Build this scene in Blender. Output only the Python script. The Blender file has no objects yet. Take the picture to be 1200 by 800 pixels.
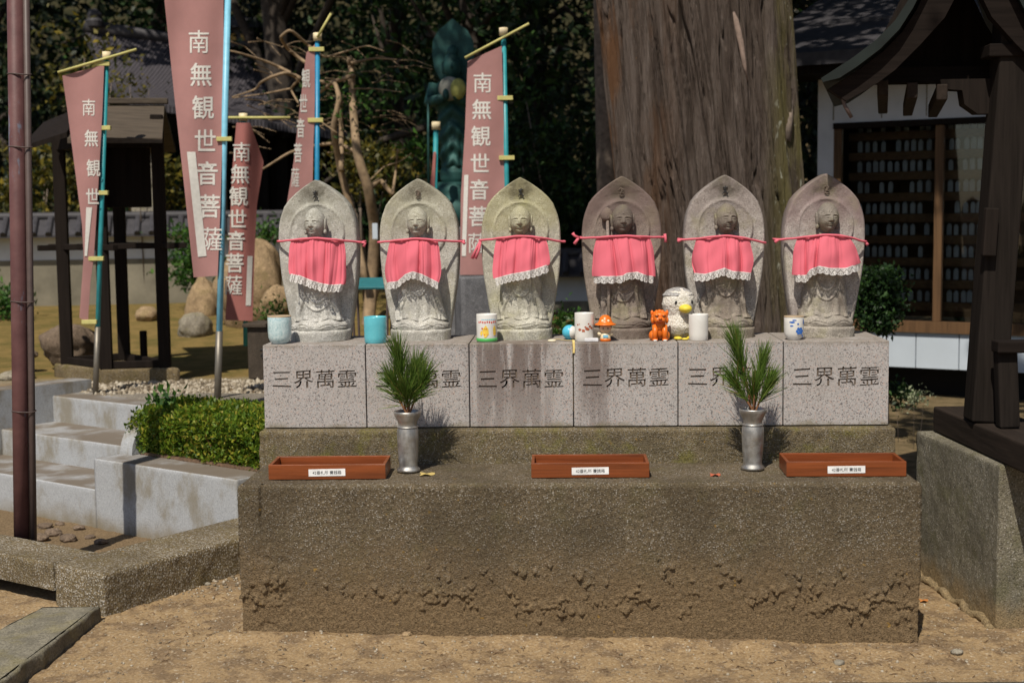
import bpy, bmesh, math, random
import numpy as np
from mathutils import Vector, Matrix

random.seed(7)
RNG = np.random.default_rng(11)
S = bpy.context.scene
COL = S.collection
R_ = math.radians

# ------------------------------------------------------------------ camera
CAM = np.array([-.031, -4.3143, 1.2475])
YAW, PIT, ROL, FPX = -.0376, .092, -.0112, 1606.57
_cy, _sy = math.cos(YAW), math.sin(YAW)
FW = np.array([_sy*math.cos(PIT), _cy*math.cos(PIT), -math.sin(PIT)])
_r = np.array([_cy, -_sy, 0.]); _u = np.cross(_r, FW)
RT = math.cos(ROL)*_r + math.sin(ROL)*_u
UP = -math.sin(ROL)*_r + math.cos(ROL)*_u

def ray(px, py): return FW + RT*(px-600)/FPX + UP*(400-py)/FPX
def at(px, py, Y):                       # photo pixel seen at world depth Y
    d = ray(px, py); return CAM + d*(Y-CAM[1])/d[1]
def atz(px, py, z):                      # photo pixel seen at world height z
    d = ray(px, py); return CAM + d*(z-CAM[2])/d[2]

cd = bpy.data.cameras.new('camera'); cam = bpy.data.objects.new('camera', cd); COL.objects.link(cam)
cam.matrix_world = Matrix(((RT[0], UP[0], -FW[0], CAM[0]), (RT[1], UP[1], -FW[1], CAM[1]), (RT[2], UP[2], -FW[2], CAM[2]), (0, 0, 0, 1)))
cd.sensor_width = 36; cd.lens = 36*FPX/1200; cd.clip_start = .05; cd.clip_end = 500
cd.dof.use_dof = True; cd.dof.focus_distance = 4.42; cd.dof.aperture_fstop = 4
S.camera = cam

# ------------------------------------------------------------------ light
SUN_EL, SUN_AZ = R_(55), R_(17)          # azimuth: how far left of straight in front the sun stands
to_sun = Vector((-math.sin(SUN_AZ)*math.cos(SUN_EL), -math.cos(SUN_AZ)*math.cos(SUN_EL), math.sin(SUN_EL)))
W = bpy.data.worlds.new('World'); S.world = W; W.use_nodes = True
wn = W.node_tree.nodes; bgn = wn['Background']
sky = wn.new('ShaderNodeTexSky'); sky.sky_type = 'NISHITA'; sky.sun_disc = False
sky.sun_elevation = SUN_EL; sky.sun_rotation = math.atan2(to_sun.x, to_sun.y)
W.node_tree.links.new(sky.outputs[0], bgn.inputs[0]); bgn.inputs[1].default_value = .075
ld = bpy.data.lights.new('sun', 'SUN'); ld.energy = 4.7; ld.angle = R_(.53); ld.color = (1, .93, .81)
sun = bpy.data.objects.new('sun', ld); COL.objects.link(sun)
sun.rotation_mode = 'QUATERNION'; sun.rotation_quaternion = to_sun.to_track_quat('Z', 'Y')
S.view_settings.view_transform = 'Standard'; S.view_settings.look = 'None'
S.view_settings.exposure = -.02; S.view_settings.gamma = 1
try: S.view_settings.use_curve_mapping = False
except Exception: pass
S.render.engine = 'CYCLES'
S.cycles.max_bounces = 6; S.cycles.transparent_max_bounces = 8

# ------------------------------------------------------------------ noise
def _h(i, j, k):
    h = (i.astype(np.int64)*374761393 + j.astype(np.int64)*668265263 + k.astype(np.int64)*2147483647) & 0xffffffff
    h = ((h ^ (h >> 13))*1274126177) & 0xffffffff
    h = (h ^ (h >> 16)) & 0xffffffff
    return h/2147483648.0 - 1
def vn(P):
    P = np.asarray(P, float); f = np.floor(P); t = P-f; t = t*t*(3-2*t)
    i, j, k = f[..., 0].astype(int), f[..., 1].astype(int), f[..., 2].astype(int)
    x, y, z = t[..., 0], t[..., 1], t[..., 2]
    def L(a, b, w): return a + (b-a)*w
    return L(L(L(_h(i, j, k), _h(i+1, j, k), x), L(_h(i, j+1, k), _h(i+1, j+1, k), x), y),
             L(L(_h(i, j, k+1), _h(i+1, j, k+1), x), L(_h(i, j+1, k+1), _h(i+1, j+1, k+1), x), y), z)
def fbm(P, sc=1., octv=4, g=.5):
    P = np.asarray(P, float)*sc; s = 0; a = 1; n = 0
    for o in range(octv):
        s = s + a*vn(P + o*17.3); n += a; a *= g; P = P*2.03
    return s/n
def sst(a, b, x):
    t = np.clip((x-a)/(b-a), 0, 1); return t*t*(3-2*t)
def gs(x, s): return np.exp(-(x/s)**2)

# ------------------------------------------------------------------ objects
def tag(o, label=None, cat=None, group=None, kind=None):
    if label: o['label'] = label
    if cat: o['category'] = cat
    if group: o['group'] = group
    if kind: o['kind'] = kind
    return o
WORLD = {}
def thing(name, label, cat, loc=(0, 0, 0), rz=0, group=None, world=False):
    """an Empty at the thing's base; with world=True its parts are given in world coordinates"""
    o = bpy.data.objects.new(name, None); COL.objects.link(o); o.empty_display_size = .05
    o.location = loc; o.rotation_euler = (0, 0, rz)
    if world: WORLD[o.name] = (Matrix.Translation(loc) @ Matrix.Rotation(rz, 4, 'Z')).inverted()
    return tag(o, label, cat, group)
def link(name, me, mat, parent=None, smooth=False):
    o = bpy.data.objects.new(name, me); COL.objects.link(o)
    if mat is not None and not me.materials: me.materials.append(mat)
    if smooth: me.polygons.foreach_set('use_smooth', np.ones(len(me.polygons), bool))
    if parent is not None:
        o.parent = parent
        if parent.name in WORLD: o.matrix_parent_inverse = WORLD[parent.name]
    return o
def npmesh(name, V, F, mat, parent=None, smooth=False):
    """V (n,3), F: (m,k) array or list of tuples"""
    me = bpy.data.meshes.new(name)
    V = np.ascontiguousarray(V, dtype=np.float32)
    if isinstance(F, np.ndarray) and F.ndim == 2:
        m, k = F.shape
        me.vertices.add(len(V)); me.vertices.foreach_set('co', V.ravel())
        me.loops.add(m*k); me.loops.foreach_set('vertex_index', np.ascontiguousarray(F, dtype=np.int32).ravel())
        me.polygons.add(m); me.polygons.foreach_set('loop_start', np.arange(0, m*k, k, dtype=np.int32))
        me.update(calc_edges=True); me.validate()
    else:
        me.from_pydata([tuple(map(float, v)) for v in V], [], F); me.update()
    return link(name, me, mat, parent, smooth)
def grid_faces(nr, nc, wrap=False, off=0):
    r = np.arange(nr-1)[:, None]; c = np.arange(nc if wrap else nc-1)[None, :]
    a = r*nc + c; b = r*nc + (c+1) % nc
    return np.stack([a, b, b+nc, a+nc], -1).reshape(-1, 4) + off

class MB:
    """collects shapes into one mesh"""
    def __init__(s): s.v = []; s.f = []
    def add(s, V, F):
        o = len(s.v); s.v.extend([tuple(map(float, p)) for p in V]); s.f.extend([tuple(int(i)+o for i in f) for f in F]); return s
    def box(s, c, d, rz=0, bev=0, rx=0, ry=0, mat=None):
        bm = bmesh.new(); bmesh.ops.create_cube(bm, size=1)
        bmesh.ops.scale(bm, vec=d, verts=bm.verts)
        if bev: bmesh.ops.bevel(bm, geom=bm.edges[:], offset=bev, segments=2, affect='EDGES', profile=.5)
        m = mat or (Matrix.Translation(c) @ Matrix.Rotation(rz, 4, 'Z') @ Matrix.Rotation(ry, 4, 'Y') @ Matrix.Rotation(rx, 4, 'X'))
        bm.verts.index_update()
        s.add([m @ v.co for v in bm.verts], [[v.index for v in f.verts] for f in bm.faces]); bm.free(); return s
    def beam(s, p, q, w, h, bev=0, up=(0, 0, 1)):
        p, q = Vector(p), Vector(q); d = (q-p); L = d.length; d.normalize(); u = Vector(up)
        x = d.cross(u).normalized(); u = x.cross(d)
        m = Matrix(((x.x, d.x, u.x, 0), (x.y, d.y, u.y, 0), (x.z, d.z, u.z, 0), (0, 0, 0, 1)))
        return s.box(None, (w, L, h), bev=bev, mat=Matrix.Translation((p+q)/2) @ m)
    def tube(s, pts, r, n=8, cap=True):
        pts = [Vector(p) for p in pts]; rs = r if hasattr(r, '__len__') else [r]*len(pts)
        o = len(s.v); x = None
        for i, p in enumerate(pts):
            d = (pts[min(i+1, len(pts)-1)] - pts[max(i-1, 0)]).normalized()
            if x is None:
                x = d.orthogonal().normalized()
            x = (x - d*x.dot(d)).normalized(); y = d.cross(x)
            for k in range(n):
                a = 2*math.pi*k/n; s.v.append(tuple(p + (x*math.cos(a) + y*math.sin(a))*rs[i]))
        for i in range(len(pts)-1):
            for k in range(n):
                a = o+i*n+k; b = o+i*n+(k+1) % n
                s.f.append((a, b, b+n, a+n))
        if cap:
            s.f.append(tuple(o+k for k in range(n))[::-1]); s.f.append(tuple(o+(len(pts)-1)*n+k for k in range(n)))
        return s
    def lathe(s, prof, c=(0, 0, 0), n=32, sx=1, sy=1):
        o = len(s.v)
        for r, z in prof:
            for k in range(n):
                a = 2*math.pi*k/n; s.v.append((c[0]+r*math.cos(a)*sx, c[1]+r*math.sin(a)*sy, c[2]+z))
        for i in range(len(prof)-1):
            for k in range(n):
                a = o+i*n+k; b = o+i*n+(k+1) % n; s.f.append((a, b, b+n, a+n))
        if prof[0][0] > 1e-5: s.f.append(tuple(o+k for k in range(n))[::-1])
        if prof[-1][0] > 1e-5: s.f.append(tuple(o+(len(prof)-1)*n+k for k in range(n)))
        return s
    def ell(s, c, r, n=24, m=16, rot=None):
        prof = []; o = len(s.v)
        for i in range(m+1):
            t = math.pi*i/m
            for k in range(n):
                a = 2*math.pi*k/n
                p = Vector((r[0]*math.sin(t)*math.cos(a), r[1]*math.sin(t)*math.sin(a), -r[2]*math.cos(t)))
                if rot: p = rot @ p
                s.v.append(tuple(Vector(c)+p))
        for i in range(m):
            for k in range(n):
                a = o+i*n+k; b = o+i*n+(k+1) % n; s.f.append((a, b, b+n, a+n))
        return s
    def prism(s, poly, y0, y1):
        """polygon of (x,z) swept from y0 to y1"""
        n = len(poly); V = [(x, y0, z) for x, z in poly] + [(x, y1, z) for x, z in poly]
        F = [tuple(range(n)), tuple(range(2*n-1, n-1, -1))] + [(i+n, (i+1) % n+n, (i+1) % n, i) for i in range(n)]
        return s.add(V, F)
    def build(s, name, mat, parent=None, smooth=False, weld=True):
        me = bpy.data.meshes.new(name); me.from_pydata(s.v, [], s.f)
        bm = bmesh.new(); bm.from_mesh(me)
        if weld: bmesh.ops.remove_doubles(bm, verts=bm.verts, dist=1e-6)
        bmesh.ops.recalc_face_normals(bm, faces=bm.faces); bm.to_mesh(me); bm.free()
        o = link(name, me, mat, parent, smooth)
        if smooth == 'auto':
            me.polygons.foreach_set('use_smooth', np.ones(len(me.polygons), bool))
            me.set_sharp_from_angle(angle=R_(38))
        return o

# ------------------------------------------------------------------ material tools
class NT:
    def __init__(s, name, rough=.85, metal=0, spec=.3, base=(.5, .5, .5)):
        s.m = bpy.data.materials.new(name); s.m.use_nodes = True; s.t = s.m.node_tree
        s.b = s.t.nodes['Principled BSDF']; s.b.inputs['Roughness'].default_value = rough
        s.b.inputs['Metallic'].default_value = metal; s.b.inputs['Specular IOR Level'].default_value = spec
        s.b.inputs['Base Color'].default_value = (*base, 1)
        g = s.t.nodes.new('ShaderNodeNewGeometry'); s.geo = g; s.pos = g.outputs['Position']
        tc = s.t.nodes.new('ShaderNodeTexCoord'); s.obj = tc.outputs['Object']
    def _s(s, sock, v):
        if hasattr(v, 'is_output'): s.t.links.new(v, sock)
        elif v is not None:
            try: sock.default_value = v
            except Exception: sock.default_value = (*v, 1)
    def vec(s, sc=(1, 1, 1), loc=(0, 0, 0), src=None, rot=(0, 0, 0)):
        n = s.t.nodes.new('ShaderNodeMapping'); s.t.links.new(src or s.pos, n.inputs[0])
        n.inputs['Scale'].default_value = sc; n.inputs['Location'].default_value = loc; n.inputs['Rotation'].default_value = rot
        return n.outputs[0]
    def noise(s, scale, det=4, rough=.55, vec=None, dist=0):
        n = s.t.nodes.new('ShaderNodeTexNoise'); s._s(n.inputs['Vector'], vec or s.pos)
        n.inputs['Scale'].default_value = scale; n.inputs['Detail'].default_value = det
        n.inputs['Roughness'].default_value = rough; n.inputs['Distortion'].default_value = dist
        return n.outputs[0]
    def voro(s, scale, vec=None, feat='F1', out=0, rand=1):
        n = s.t.nodes.new('ShaderNodeTexVoronoi'); n.feature = feat; s._s(n.inputs['Vector'], vec or s.pos)
        n.inputs['Scale'].default_value = scale; n.inputs['Randomness'].default_value = rand
        return n.outputs[out]
    def ramp(s, fac, stops, interp='LINEAR'):
        n = s.t.nodes.new('ShaderNodeValToRGB'); s.t.links.new(fac, n.inputs[0]); n.color_ramp.interpolation = interp
        e = n.color_ramp.elements
        while len(e) < len(stops): e.new(.5)
        for k, (p, c) in enumerate(stops):
            e[k].position = p; e[k].color = (*c, 1) if hasattr(c, '__len__') else (c, c, c, 1)
        return n.outputs[0]
    def mix(s, fac, a, b, mode='MIX'):
        n = s.t.nodes.new('ShaderNodeMix'); n.data_type = 'RGBA'; n.blend_type = mode
        for k, v in ((0, fac), (6, a), (7, b)):
            if hasattr(v, 'is_output'): s.t.links.new(v, n.inputs[k])
            elif k == 0: n.inputs[0].default_value = v
            else: n.inputs[k].default_value = (*v, 1) if hasattr(v, '__len__') else (v, v, v, 1)
        return n.outputs[2]
    def math(s, op, a, b=0, c=None, clamp=False):
        n = s.t.nodes.new('ShaderNodeMath'); n.operation = op; n.use_clamp = clamp
        for k, v in ((0, a), (1, b), (2, c)):
            if v is not None: s._s(n.inputs[k], v)
        return n.outputs[0]
    def sep(s, src=None):
        n = s.t.nodes.new('ShaderNodeSeparateXYZ'); s.t.links.new(src or s.pos, n.inputs[0]); return n.outputs
    def rng(s, v, a, b, c=0, d=1):
        n = s.t.nodes.new('ShaderNodeMapRange'); s._s(n.inputs[0], v); n.interpolation_type = 'SMOOTHSTEP'
        for k, q in enumerate((a, b, c, d)): n.inputs[k+1].default_value = q
        return n.outputs[0]
    def color(s, c): s._s(s.b.inputs['Base Color'], c); return s
    def rough(s, c): s._s(s.b.inputs['Roughness'], c); return s
    def bump(s, h, strength=.5, dist=.005):
        n = s.t.nodes.new('ShaderNodeBump'); n.inputs['Strength'].default_value = strength; n.inputs['Distance'].default_value = dist
        s.t.links.new(h, n.inputs['Height']); s.t.links.new(n.outputs[0], s.b.inputs['Normal']); return s

def plain(name, c, rough=.6, metal=0, spec=.4, var=.12, scale=40, bump=0, bscale=200):
    n = NT(name, rough, metal, spec)
    d = [max(0, x*(1-var)) for x in c]; l = [min(1, x*(1+var)) for x in c]
    n.color(n.ramp(n.noise(scale, 5), [(.3, d), (.7, l)]))
    if bump: n.bump(n.noise(bscale, 4), bump, .002)
    return n.m

def stone_mat(name, base, speck=.5, moss=None, mossamt=0, stain=None, stainamt=0, topstain=None, scale=1.):
    n = NT(name, .9, 0, .2)
    s1 = n.noise(270*scale, 3, .7); s2 = n.voro(250*scale, out=1)
    hi = [min(.8, x*1.7) for x in base]; lo = [x*.3 for x in base]
    c = n.ramp(s1, [(.33, lo), (.44, base), (.56, base), (.68, hi)])
    g = n.sep(s2)
    c = n.mix(n.math('MULTIPLY', n.rng(g[0], .86, .9), speck), c, [x*.2 for x in base])
    c = n.mix(n.math('MULTIPLY', n.rng(g[1], .84, .9), speck*.8), c, [min(.75, x*1.7) for x in base])
    c = n.mix(n.rng(n.noise(14, 5, .65), .42, .62, 0, .6), c, [x*.6 for x in base]); c = n.mix(n.rng(n.noise(38, 4, .6, vec=n.vec((1, 1, 1), (3, 8, 2))), .62, .68, 0, .5), c, [min(.7, x*1.45) for x in base]); c = n.mix(n.rng(n.noise(26, 5, .7, vec=n.vec((1, 1, .25), (1, 4, 6))), .6, .72, 0, .45), c, [x*.45 for x in base])
    if stain: c = n.mix(n.math('MULTIPLY', n.rng(n.noise(9, 5, .6, vec=n.vec((1, 1, .45), (3, 1, 2))), .46, .66), stainamt), c, stain)
    if topstain:
        z = n.sep(n.obj)[2]; w = n.math('ADD', z, n.math('MULTIPLY', n.noise(18, 4), .16))
        c = n.mix(n.rng(w, .36, .52, 0, topstain[1]), c, topstain[0])
        # dark blotchy patch under the apex
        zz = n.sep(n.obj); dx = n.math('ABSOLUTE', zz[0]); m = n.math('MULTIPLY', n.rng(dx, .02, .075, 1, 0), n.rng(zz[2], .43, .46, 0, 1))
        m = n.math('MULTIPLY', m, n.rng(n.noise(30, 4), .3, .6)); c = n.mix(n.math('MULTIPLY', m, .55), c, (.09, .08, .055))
    if moss: c = n.mix(n.math('MULTIPLY', n.rng(n.noise(11, 6, .65, vec=n.vec((1, 1, 1), (7, 3, 1))), .48, .68), mossamt), c, moss)
    n.color(c); n.bump(n.math('ADD', n.noise(240, 4, .7), n.noise(70, 4, .7)), .9, .0025)
    return n.m

def concrete_mat(name, base, peb=.6, dirt=None, moss=None, mossamt=.5, dirt_z=(.1, .3), lichen=0, pscale=150, bmp=.8, pthr=.5):
    n = NT(name, .93, 0, .15)
    v = n.sep(n.voro(pscale, out=1)); f = n.voro(pscale, out=0)
    lo = [x*.55 for x in base]; hi = [min(.7, x*1.35) for x in base]
    c = n.ramp(n.noise(70, 6, .7), [(.3, lo), (.5, base), (.72, hi)])
    pm = n.math('MULTIPLY', n.rng(f, .62, .4), n.rng(v[0], pthr, pthr+.06)); 
    c = n.mix(n.math('MULTIPLY', pm, peb), c, n.ramp(v[1], [(.0, (.09, .075, .055)), (.35, (.3, .26, .2)), (.7, (.5, .46, .4)), (1, (.62, .6, .56))]))
    c = n.mix(n.rng(n.noise(5, 5, .6), .4, .65, 0, .5), c, [x*.55 for x in base])
    gr = n.noise(210, 3, .75)
    if moss: c = n.mix(n.math('MULTIPLY', n.rng(n.noise(8, 6, .7, vec=n.vec((1, 1, 1), (2, 9, 4))), .5, .68), mossamt), c, moss)
    if dirt:
        z = n.sep()[2]; w = n.math('ADD', z, n.math('MULTIPLY', n.math('SUBTRACT', n.noise(9, 5), .5), .22))
        c = n.mix(n.rng(w, dirt_z[0], dirt_z[1], .92, 0), c, n.ramp(n.noise(90, 5, .7), [(.3, [x*.6 for x in dirt]), (.7, [x*1.25 for x in dirt])]))
    if lichen: c = n.mix(n.rng(n.noise(40, 4, .6, vec=n.vec((1, 1, 1), (5, 5, 5))), .68, .73, 0, lichen), c, (.42, .24, .03))
    c = n.mix(n.rng(gr, .5, .36, 0, .75), c, n.mix(1, c, (.35, .33, .3), 'MULTIPLY')); c = n.mix(n.rng(gr, .56, .7, 0, .6), c, n.mix(1, c, (1.7, 1.65, 1.55), 'MULTIPLY'))
    n.color(c)
    h = n.math('ADD', n.math('MULTIPLY', gr, 1.6), n.math('MULTIPLY', pm, .6))
    n.bump(h, bmp, .004); return n.m

def wood_mat(name, c, axis='z', rough=.6, spec=.3, gr=1.):
    n = NT(name, rough, 0, spec)
    sc = {'x': (2, 40, 40), 'y': (40, 2, 40), 'z': (40, 40, 2)}[axis]
    g = n.noise(1.6*gr, 6, .65, vec=n.vec(sc), dist=.3)
    n.color(n.ramp(g, [(.25, [x*.5 for x in c]), (.5, c), (.78, [min(1, x*1.45) for x in c])])); n.bump(g, .35, .003); return n.m

def leaf_mat(name, stops, trans=.35, rough=.5):
    n = NT(name, rough, 0, .35)
    c = n.ramp(n.geo.outputs['Random Per Island'], stops); n.color(c)
    t = n.t.nodes.new('ShaderNodeBsdfTranslucent'); n.t.links.new(c, t.inputs[0])
    m = n.t.nodes.new('ShaderNodeMixShader'); m.inputs[0].default_value = trans
    n.t.links.new(n.b.outputs[0], m.inputs[1]); n.t.links.new(t.outputs[0], m.inputs[2])
    n.t.links.new(m.outputs[0], n.t.nodes['Material Output'].inputs[0]); return n.m

def cloth_mat(name, c, trans=.15, weave=900, var=.1):
    n = NT(name, .9, 0, .15)
    x = n.ramp(n.noise(6, 4), [(.3, [q*(1-var) for q in c]), (.7, [min(1, q*(1+var)) for q in c])])
    n.color(x); n.bump(n.noise(weave, 2), .25, .001)
    t = n.t.nodes.new('ShaderNodeBsdfTranslucent'); n.t.links.new(x, t.inputs[0])
    m = n.t.nodes.new('ShaderNodeMixShader'); m.inputs[0].default_value = trans
    n.t.links.new(n.b.outputs[0], m.inputs[1]); n.t.links.new(t.outputs[0], m.inputs[2])
    n.t.links.new(m.outputs[0], n.t.nodes['Material Output'].inputs[0]); return n.m

# ------------------------------------------------------------------ writing
_gc = {}
def glyphs(body, size=1., bold=0., res=3, extrude=0., spacing=1.):
    """vertices and faces of a text lying in x,y, centred"""
    key = (body, bold, res, extrude, spacing)
    if key not in _gc:
        c = bpy.data.curves.new('t', 'FONT'); c.body = body; c.offset = bold; c.resolution_u = res; c.extrude = extrude; c.space_character = spacing
        o = bpy.data.objects.new('t', c); COL.objects.link(o)
        dg = bpy.context.evaluated_depsgraph_get(); dg.update()
        me = bpy.data.meshes.new_from_object(o.evaluated_get(dg))
        bm = bmesh.new(); bm.from_mesh(me); bmesh.ops.remove_doubles(bm, verts=bm.verts, dist=1e-4)
        bm.verts.index_update()
        V = np.array([v.co[:] for v in bm.verts]); F = [[v.index for v in f.verts] for f in bm.faces]
        bm.free(); bpy.data.objects.remove(o); bpy.data.curves.remove(c); bpy.data.meshes.remove(me)
        V[:, 0] -= (V[:, 0].min()+V[:, 0].max())/2; V[:, 1] -= (V[:, 1].min()+V[:, 1].max())/2
        _gc[key] = (V, F)
    V, F = _gc[key]; return V*size, F

# ------------------------------------------------------------------ rough blocks (weathered concrete, stone)
def rough_block(name, poly, z0, z1, mat, parent=None, step=.012, amp=.003, nsc=25, rim=.012, extra=None, topamp=.002, zb=None):
    """four-cornered block, corners anticlockwise from above; walls and top displaced by noise"""
    poly = [np.array(p[:2], float) for p in poly]; P = []; N = []
    for k in range(4):
        a, b = poly[k], poly[(k+1) % 4]; d = b-a; L = np.linalg.norm(d); d /= L; n = np.array([d[1], -d[0]])
        m = max(2, int(L/step)); t = np.linspace(0, 1, m, endpoint=False)
        for q in t:
            P.append(a + (b-a)*q); nn = n.copy()
            if q == 0: 
                pd = a-poly[k-1]; pd /= np.linalg.norm(pd); nn = n + np.array([pd[1], -pd[0]]); nn /= (1+pd@d)
            N.append(nn)
    P = np.array(P); N = np.array(N); nz = max(3, int((z1-z0-rim)/step))
    zs = list(np.linspace(z0, z1-rim, nz)); ins = [0]*nz
    for a in (30, 60, 90): zs.append(z1-rim+rim*math.sin(R_(a))); ins.append(rim*(1-math.cos(R_(a))))
    zs = np.array(zs); ins = np.array(ins)
    X = P[None, :, 0] + 0*zs[:, None]; Y = P[None, :, 1] + 0*zs[:, None]; Z = zs[:, None] + 0*X
    Q = np.stack([X, Y, Z], -1)
    h = amp*fbm(Q, nsc, 4)
    if extra is not None: h = h + extra(Q, N[None, :, :] + 0*Q[..., :2])
    h = h - ins[:, None]
    Q[..., 0] += N[None, :, 0]*h; Q[..., 1] += N[None, :, 1]*h
    V = Q.reshape(-1, 3); F = grid_faces(len(zs), len(P), True)
    inn = []
    for k in range(4):
        d1 = poly[k]-poly[k-1]; d2 = poly[(k+1) % 4]-poly[k]; d1 /= np.linalg.norm(d1); d2 /= np.linalg.norm(d2)
        n1, n2 = np.array([d1[1], -d1[0]]), np.array([d2[1], -d2[0]]); inn.append(poly[k] - (n1+n2)/(1+n1@n2)*(rim*.5+amp*.6))
    nu = max(3, int(np.linalg.norm(poly[1]-poly[0])/step)//2); nv = max(3, int(np.linalg.norm(poly[2]-poly[1])/step)//2)
    u, v = np.meshgrid(np.linspace(0, 1, nu), np.linspace(0, 1, nv))
    T = (1-u)[..., None]*(1-v)[..., None]*inn[0] + u[..., None]*(1-v)[..., None]*inn[1] + u[..., None]*v[..., None]*inn[2] + (1-u)[..., None]*v[..., None]*inn[3]
    T = np.concatenate([T, np.full(T.shape[:2]+(1,), z1-.0004)], -1); ef = np.minimum(np.minimum(u, 1-u)*nu, np.minimum(v, 1-v)*nv); T[..., 2] += topamp*(fbm(T, nsc, 3)-.3)*sst(0, 4, ef)
    F2 = grid_faces(nv, nu, False, len(V))
    return npmesh(name, np.concatenate([V, T.reshape(-1, 3)]), np.concatenate([F, F2]), mat, parent, True)

def rock(name, label, c, r, mat, group=None, seed=0, rz=0, sq=.35, n=48):
    t, a = np.meshgrid(np.linspace(0, np.pi, n//2), np.linspace(0, 2*np.pi, n, endpoint=False), indexing='ij')
    D = np.stack([np.sin(t)*np.cos(a), np.sin(t)*np.sin(a), np.cos(t)], -1)
    s = 1 + sq*fbm(D+seed*3.1, 1.1, 3) + .08*fbm(D+seed, 5, 4)
    V = D*s[..., None]*np.array(r)
    o = npmesh(name, V.reshape(-1, 3), grid_faces(n//2, n, True), mat, None, True)
    o.location = c; o.rotation_euler = (0, 0, rz); return tag(o, label, 'rock', group)

# ------------------------------------------------------------------ foliage
def leaf_quads(P, size, D=None, asp=.45, up=.2, fold=.15):
    n = len(P); s = size if hasattr(size, '__len__') else np.full(n, size)*RNG.uniform(.65, 1.3, n)
    A = RNG.normal(size=(n, 3)); A[:, 2] += up
    if D is not None: A = A*.6 + D
    A /= np.linalg.norm(A, axis=1)[:, None]
    B = np.cross(A, RNG.normal(size=(n, 3))); B /= np.linalg.norm(B, axis=1)[:, None]
    C = np.cross(A, B); s = s[:, None]
    m = P + A*s*.45 + C*s*fold
    V = np.stack([P, m+B*s*asp*.5, P+A*s, m-B*s*asp*.5], 1).reshape(-1, 3)
    return V, np.arange(4*n).reshape(-1, 4)
def leaves(name, P, size, mat, parent=None, **k):
    V, F = leaf_quads(P, size, **k); return npmesh(name, V, F, mat, parent)
def clumps(blobs, n, per=28, spread=.16, shell=.5):
    """leaf points in clumps spread through ellipsoids (c, r)"""
    vol = np.array([b[1][0]*b[1][1]*b[1][2] for b in blobs])**(2/3); k = (vol/vol.sum()*n/per).astype(int)+1
    out = []
    for (c, r), m in zip(blobs, k):
        d = RNG.normal(size=(m, 3)); d /= np.linalg.norm(d, axis=1)[:, None]
        q = d*(shell + (1-shell)*RNG.random(m)[:, None]**.6)*np.array(r) + np.array(c)
        sp = spread*RNG.uniform(.5, 1.4, m)
        out.append((q[:, None, :] + RNG.normal(size=(m, per, 3))*sp[:, None, None]*np.array([1, 1, .6])).reshape(-1, 3))
    return np.concatenate(out)
def tree(name, label, base, h, r, blobs, n, size, lmat, bmat, group=None, limbs=6, **k):
    t = thing(name, label, 'tree', tuple(base), 0, group); b = Vector(base)
    m = MB(); m.tube([(0, 0, -.1), (.03*h, .02*h, h*.35), (0, .02*h, h*.7), (.02*h, 0, h)], [r*1.25, r, r*.7, r*.3], 10)
    for q in range(limbs):
        c, rr = blobs[q % len(blobs)]; e = Vector(c)-b + Vector(RNG.normal(size=3)*np.array(rr)*.5)
        s = Vector((.02*h, .02*h, h*random.uniform(.3, .75)))
        m.tube([s, s.lerp(e, .5)+Vector((0, 0, .05*h)), e], [r*.4, r*.25, r*.08], 6)
    m.build('trunk', bmat, t, True)
    P = clumps(blobs, n, **k) - np.array(base)
    leaves('crown', P, size, lmat, t); return t

# ================================================================== materials
GRANITE = NT('granite', .85, 0, .25)
def _granite():
    n = GRANITE; s1 = n.noise(290, 3, .7); v = n.sep(n.voro(330, out=1))
    c = n.ramp(s1, [(.3, (.2, .185, .18)), (.43, (.35, .33, .32)), (.58, (.42, .395, .385)), (.72, (.52, .495, .485))])
    c = n.mix(n.rng(v[0], .86, .9), c, (.16, .15, .15)); c = n.mix(n.rng(v[1], .88, .92), c, (.44, .34, .3))
    p = n.sep(); x, z = p[0], p[2]
    # rain-washed soot on the two middle blocks
    st = n.noise(1, 5, .6, vec=n.vec((30, 30, 3.2), (1.7, 0, .3)))
    mx = n.math('MULTIPLY', n.rng(x, -.36, -.27), n.rng(x, .075, .16, 1, 0))
    mx = n.math('MULTIPLY', mx, n.math('SUBTRACT', 1, n.math('MULTIPLY', n.rng(x, -.1, -.05), n.rng(x, .0, .045, 1, 0))))
    m = n.math('MULTIPLY', n.math('MULTIPLY', mx, n.rng(st, .36, .55)), n.rng(z, .58, .84, .45, 1))
    c = n.mix(n.math('MULTIPLY', m, .8), c, n.mix(.8, c, (.16, .11, .095), 'MULTIPLY'))
    c = n.mix(n.math('MULTIPLY', m, .55), c, (.15, .11, .095))
    # tops and lower rims darkened by lichen and dirt
    tz = n.math('ADD', z, n.math('MULTIPLY', n.noise(28, 5), .05))
    c = n.mix(n.rng(tz, .85, .876, 0, .65), c, (.2, .165, .125))
    c = n.mix(n.math('MULTIPLY', n.rng(tz, .625, .6, 0, .7), n.rng(n.noise(10, 3), .42, .6)), c, (.2, .17, .11))
    c = n.mix(n.rng(n.noise(7, 5), .45, .75, 0, .35), c, (.3, .27, .24))
    n.color(c); n.bump(n.math('ADD', s1, n.noise(90, 3)), .4, .0015)
_granite(); GRANITE = GRANITE.m
ENGRAVE = plain('engraved stone', (.13, .1, .078), .95, var=.4, scale=120)
PED = concrete_mat('pedestal concrete', (.14, .108, .068), .5, dirt=(.215, .15, .084), moss=(.11, .1, .04), mossamt=.3, dirt_z=(.08, .34), lichen=.5, pscale=240, pthr=.45)
STEPC = concrete_mat('upper step concrete', (.19, .15, .09), .6, moss=(.17, .155, .04), mossamt=.75, lichen=.5, pscale=270)
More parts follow.
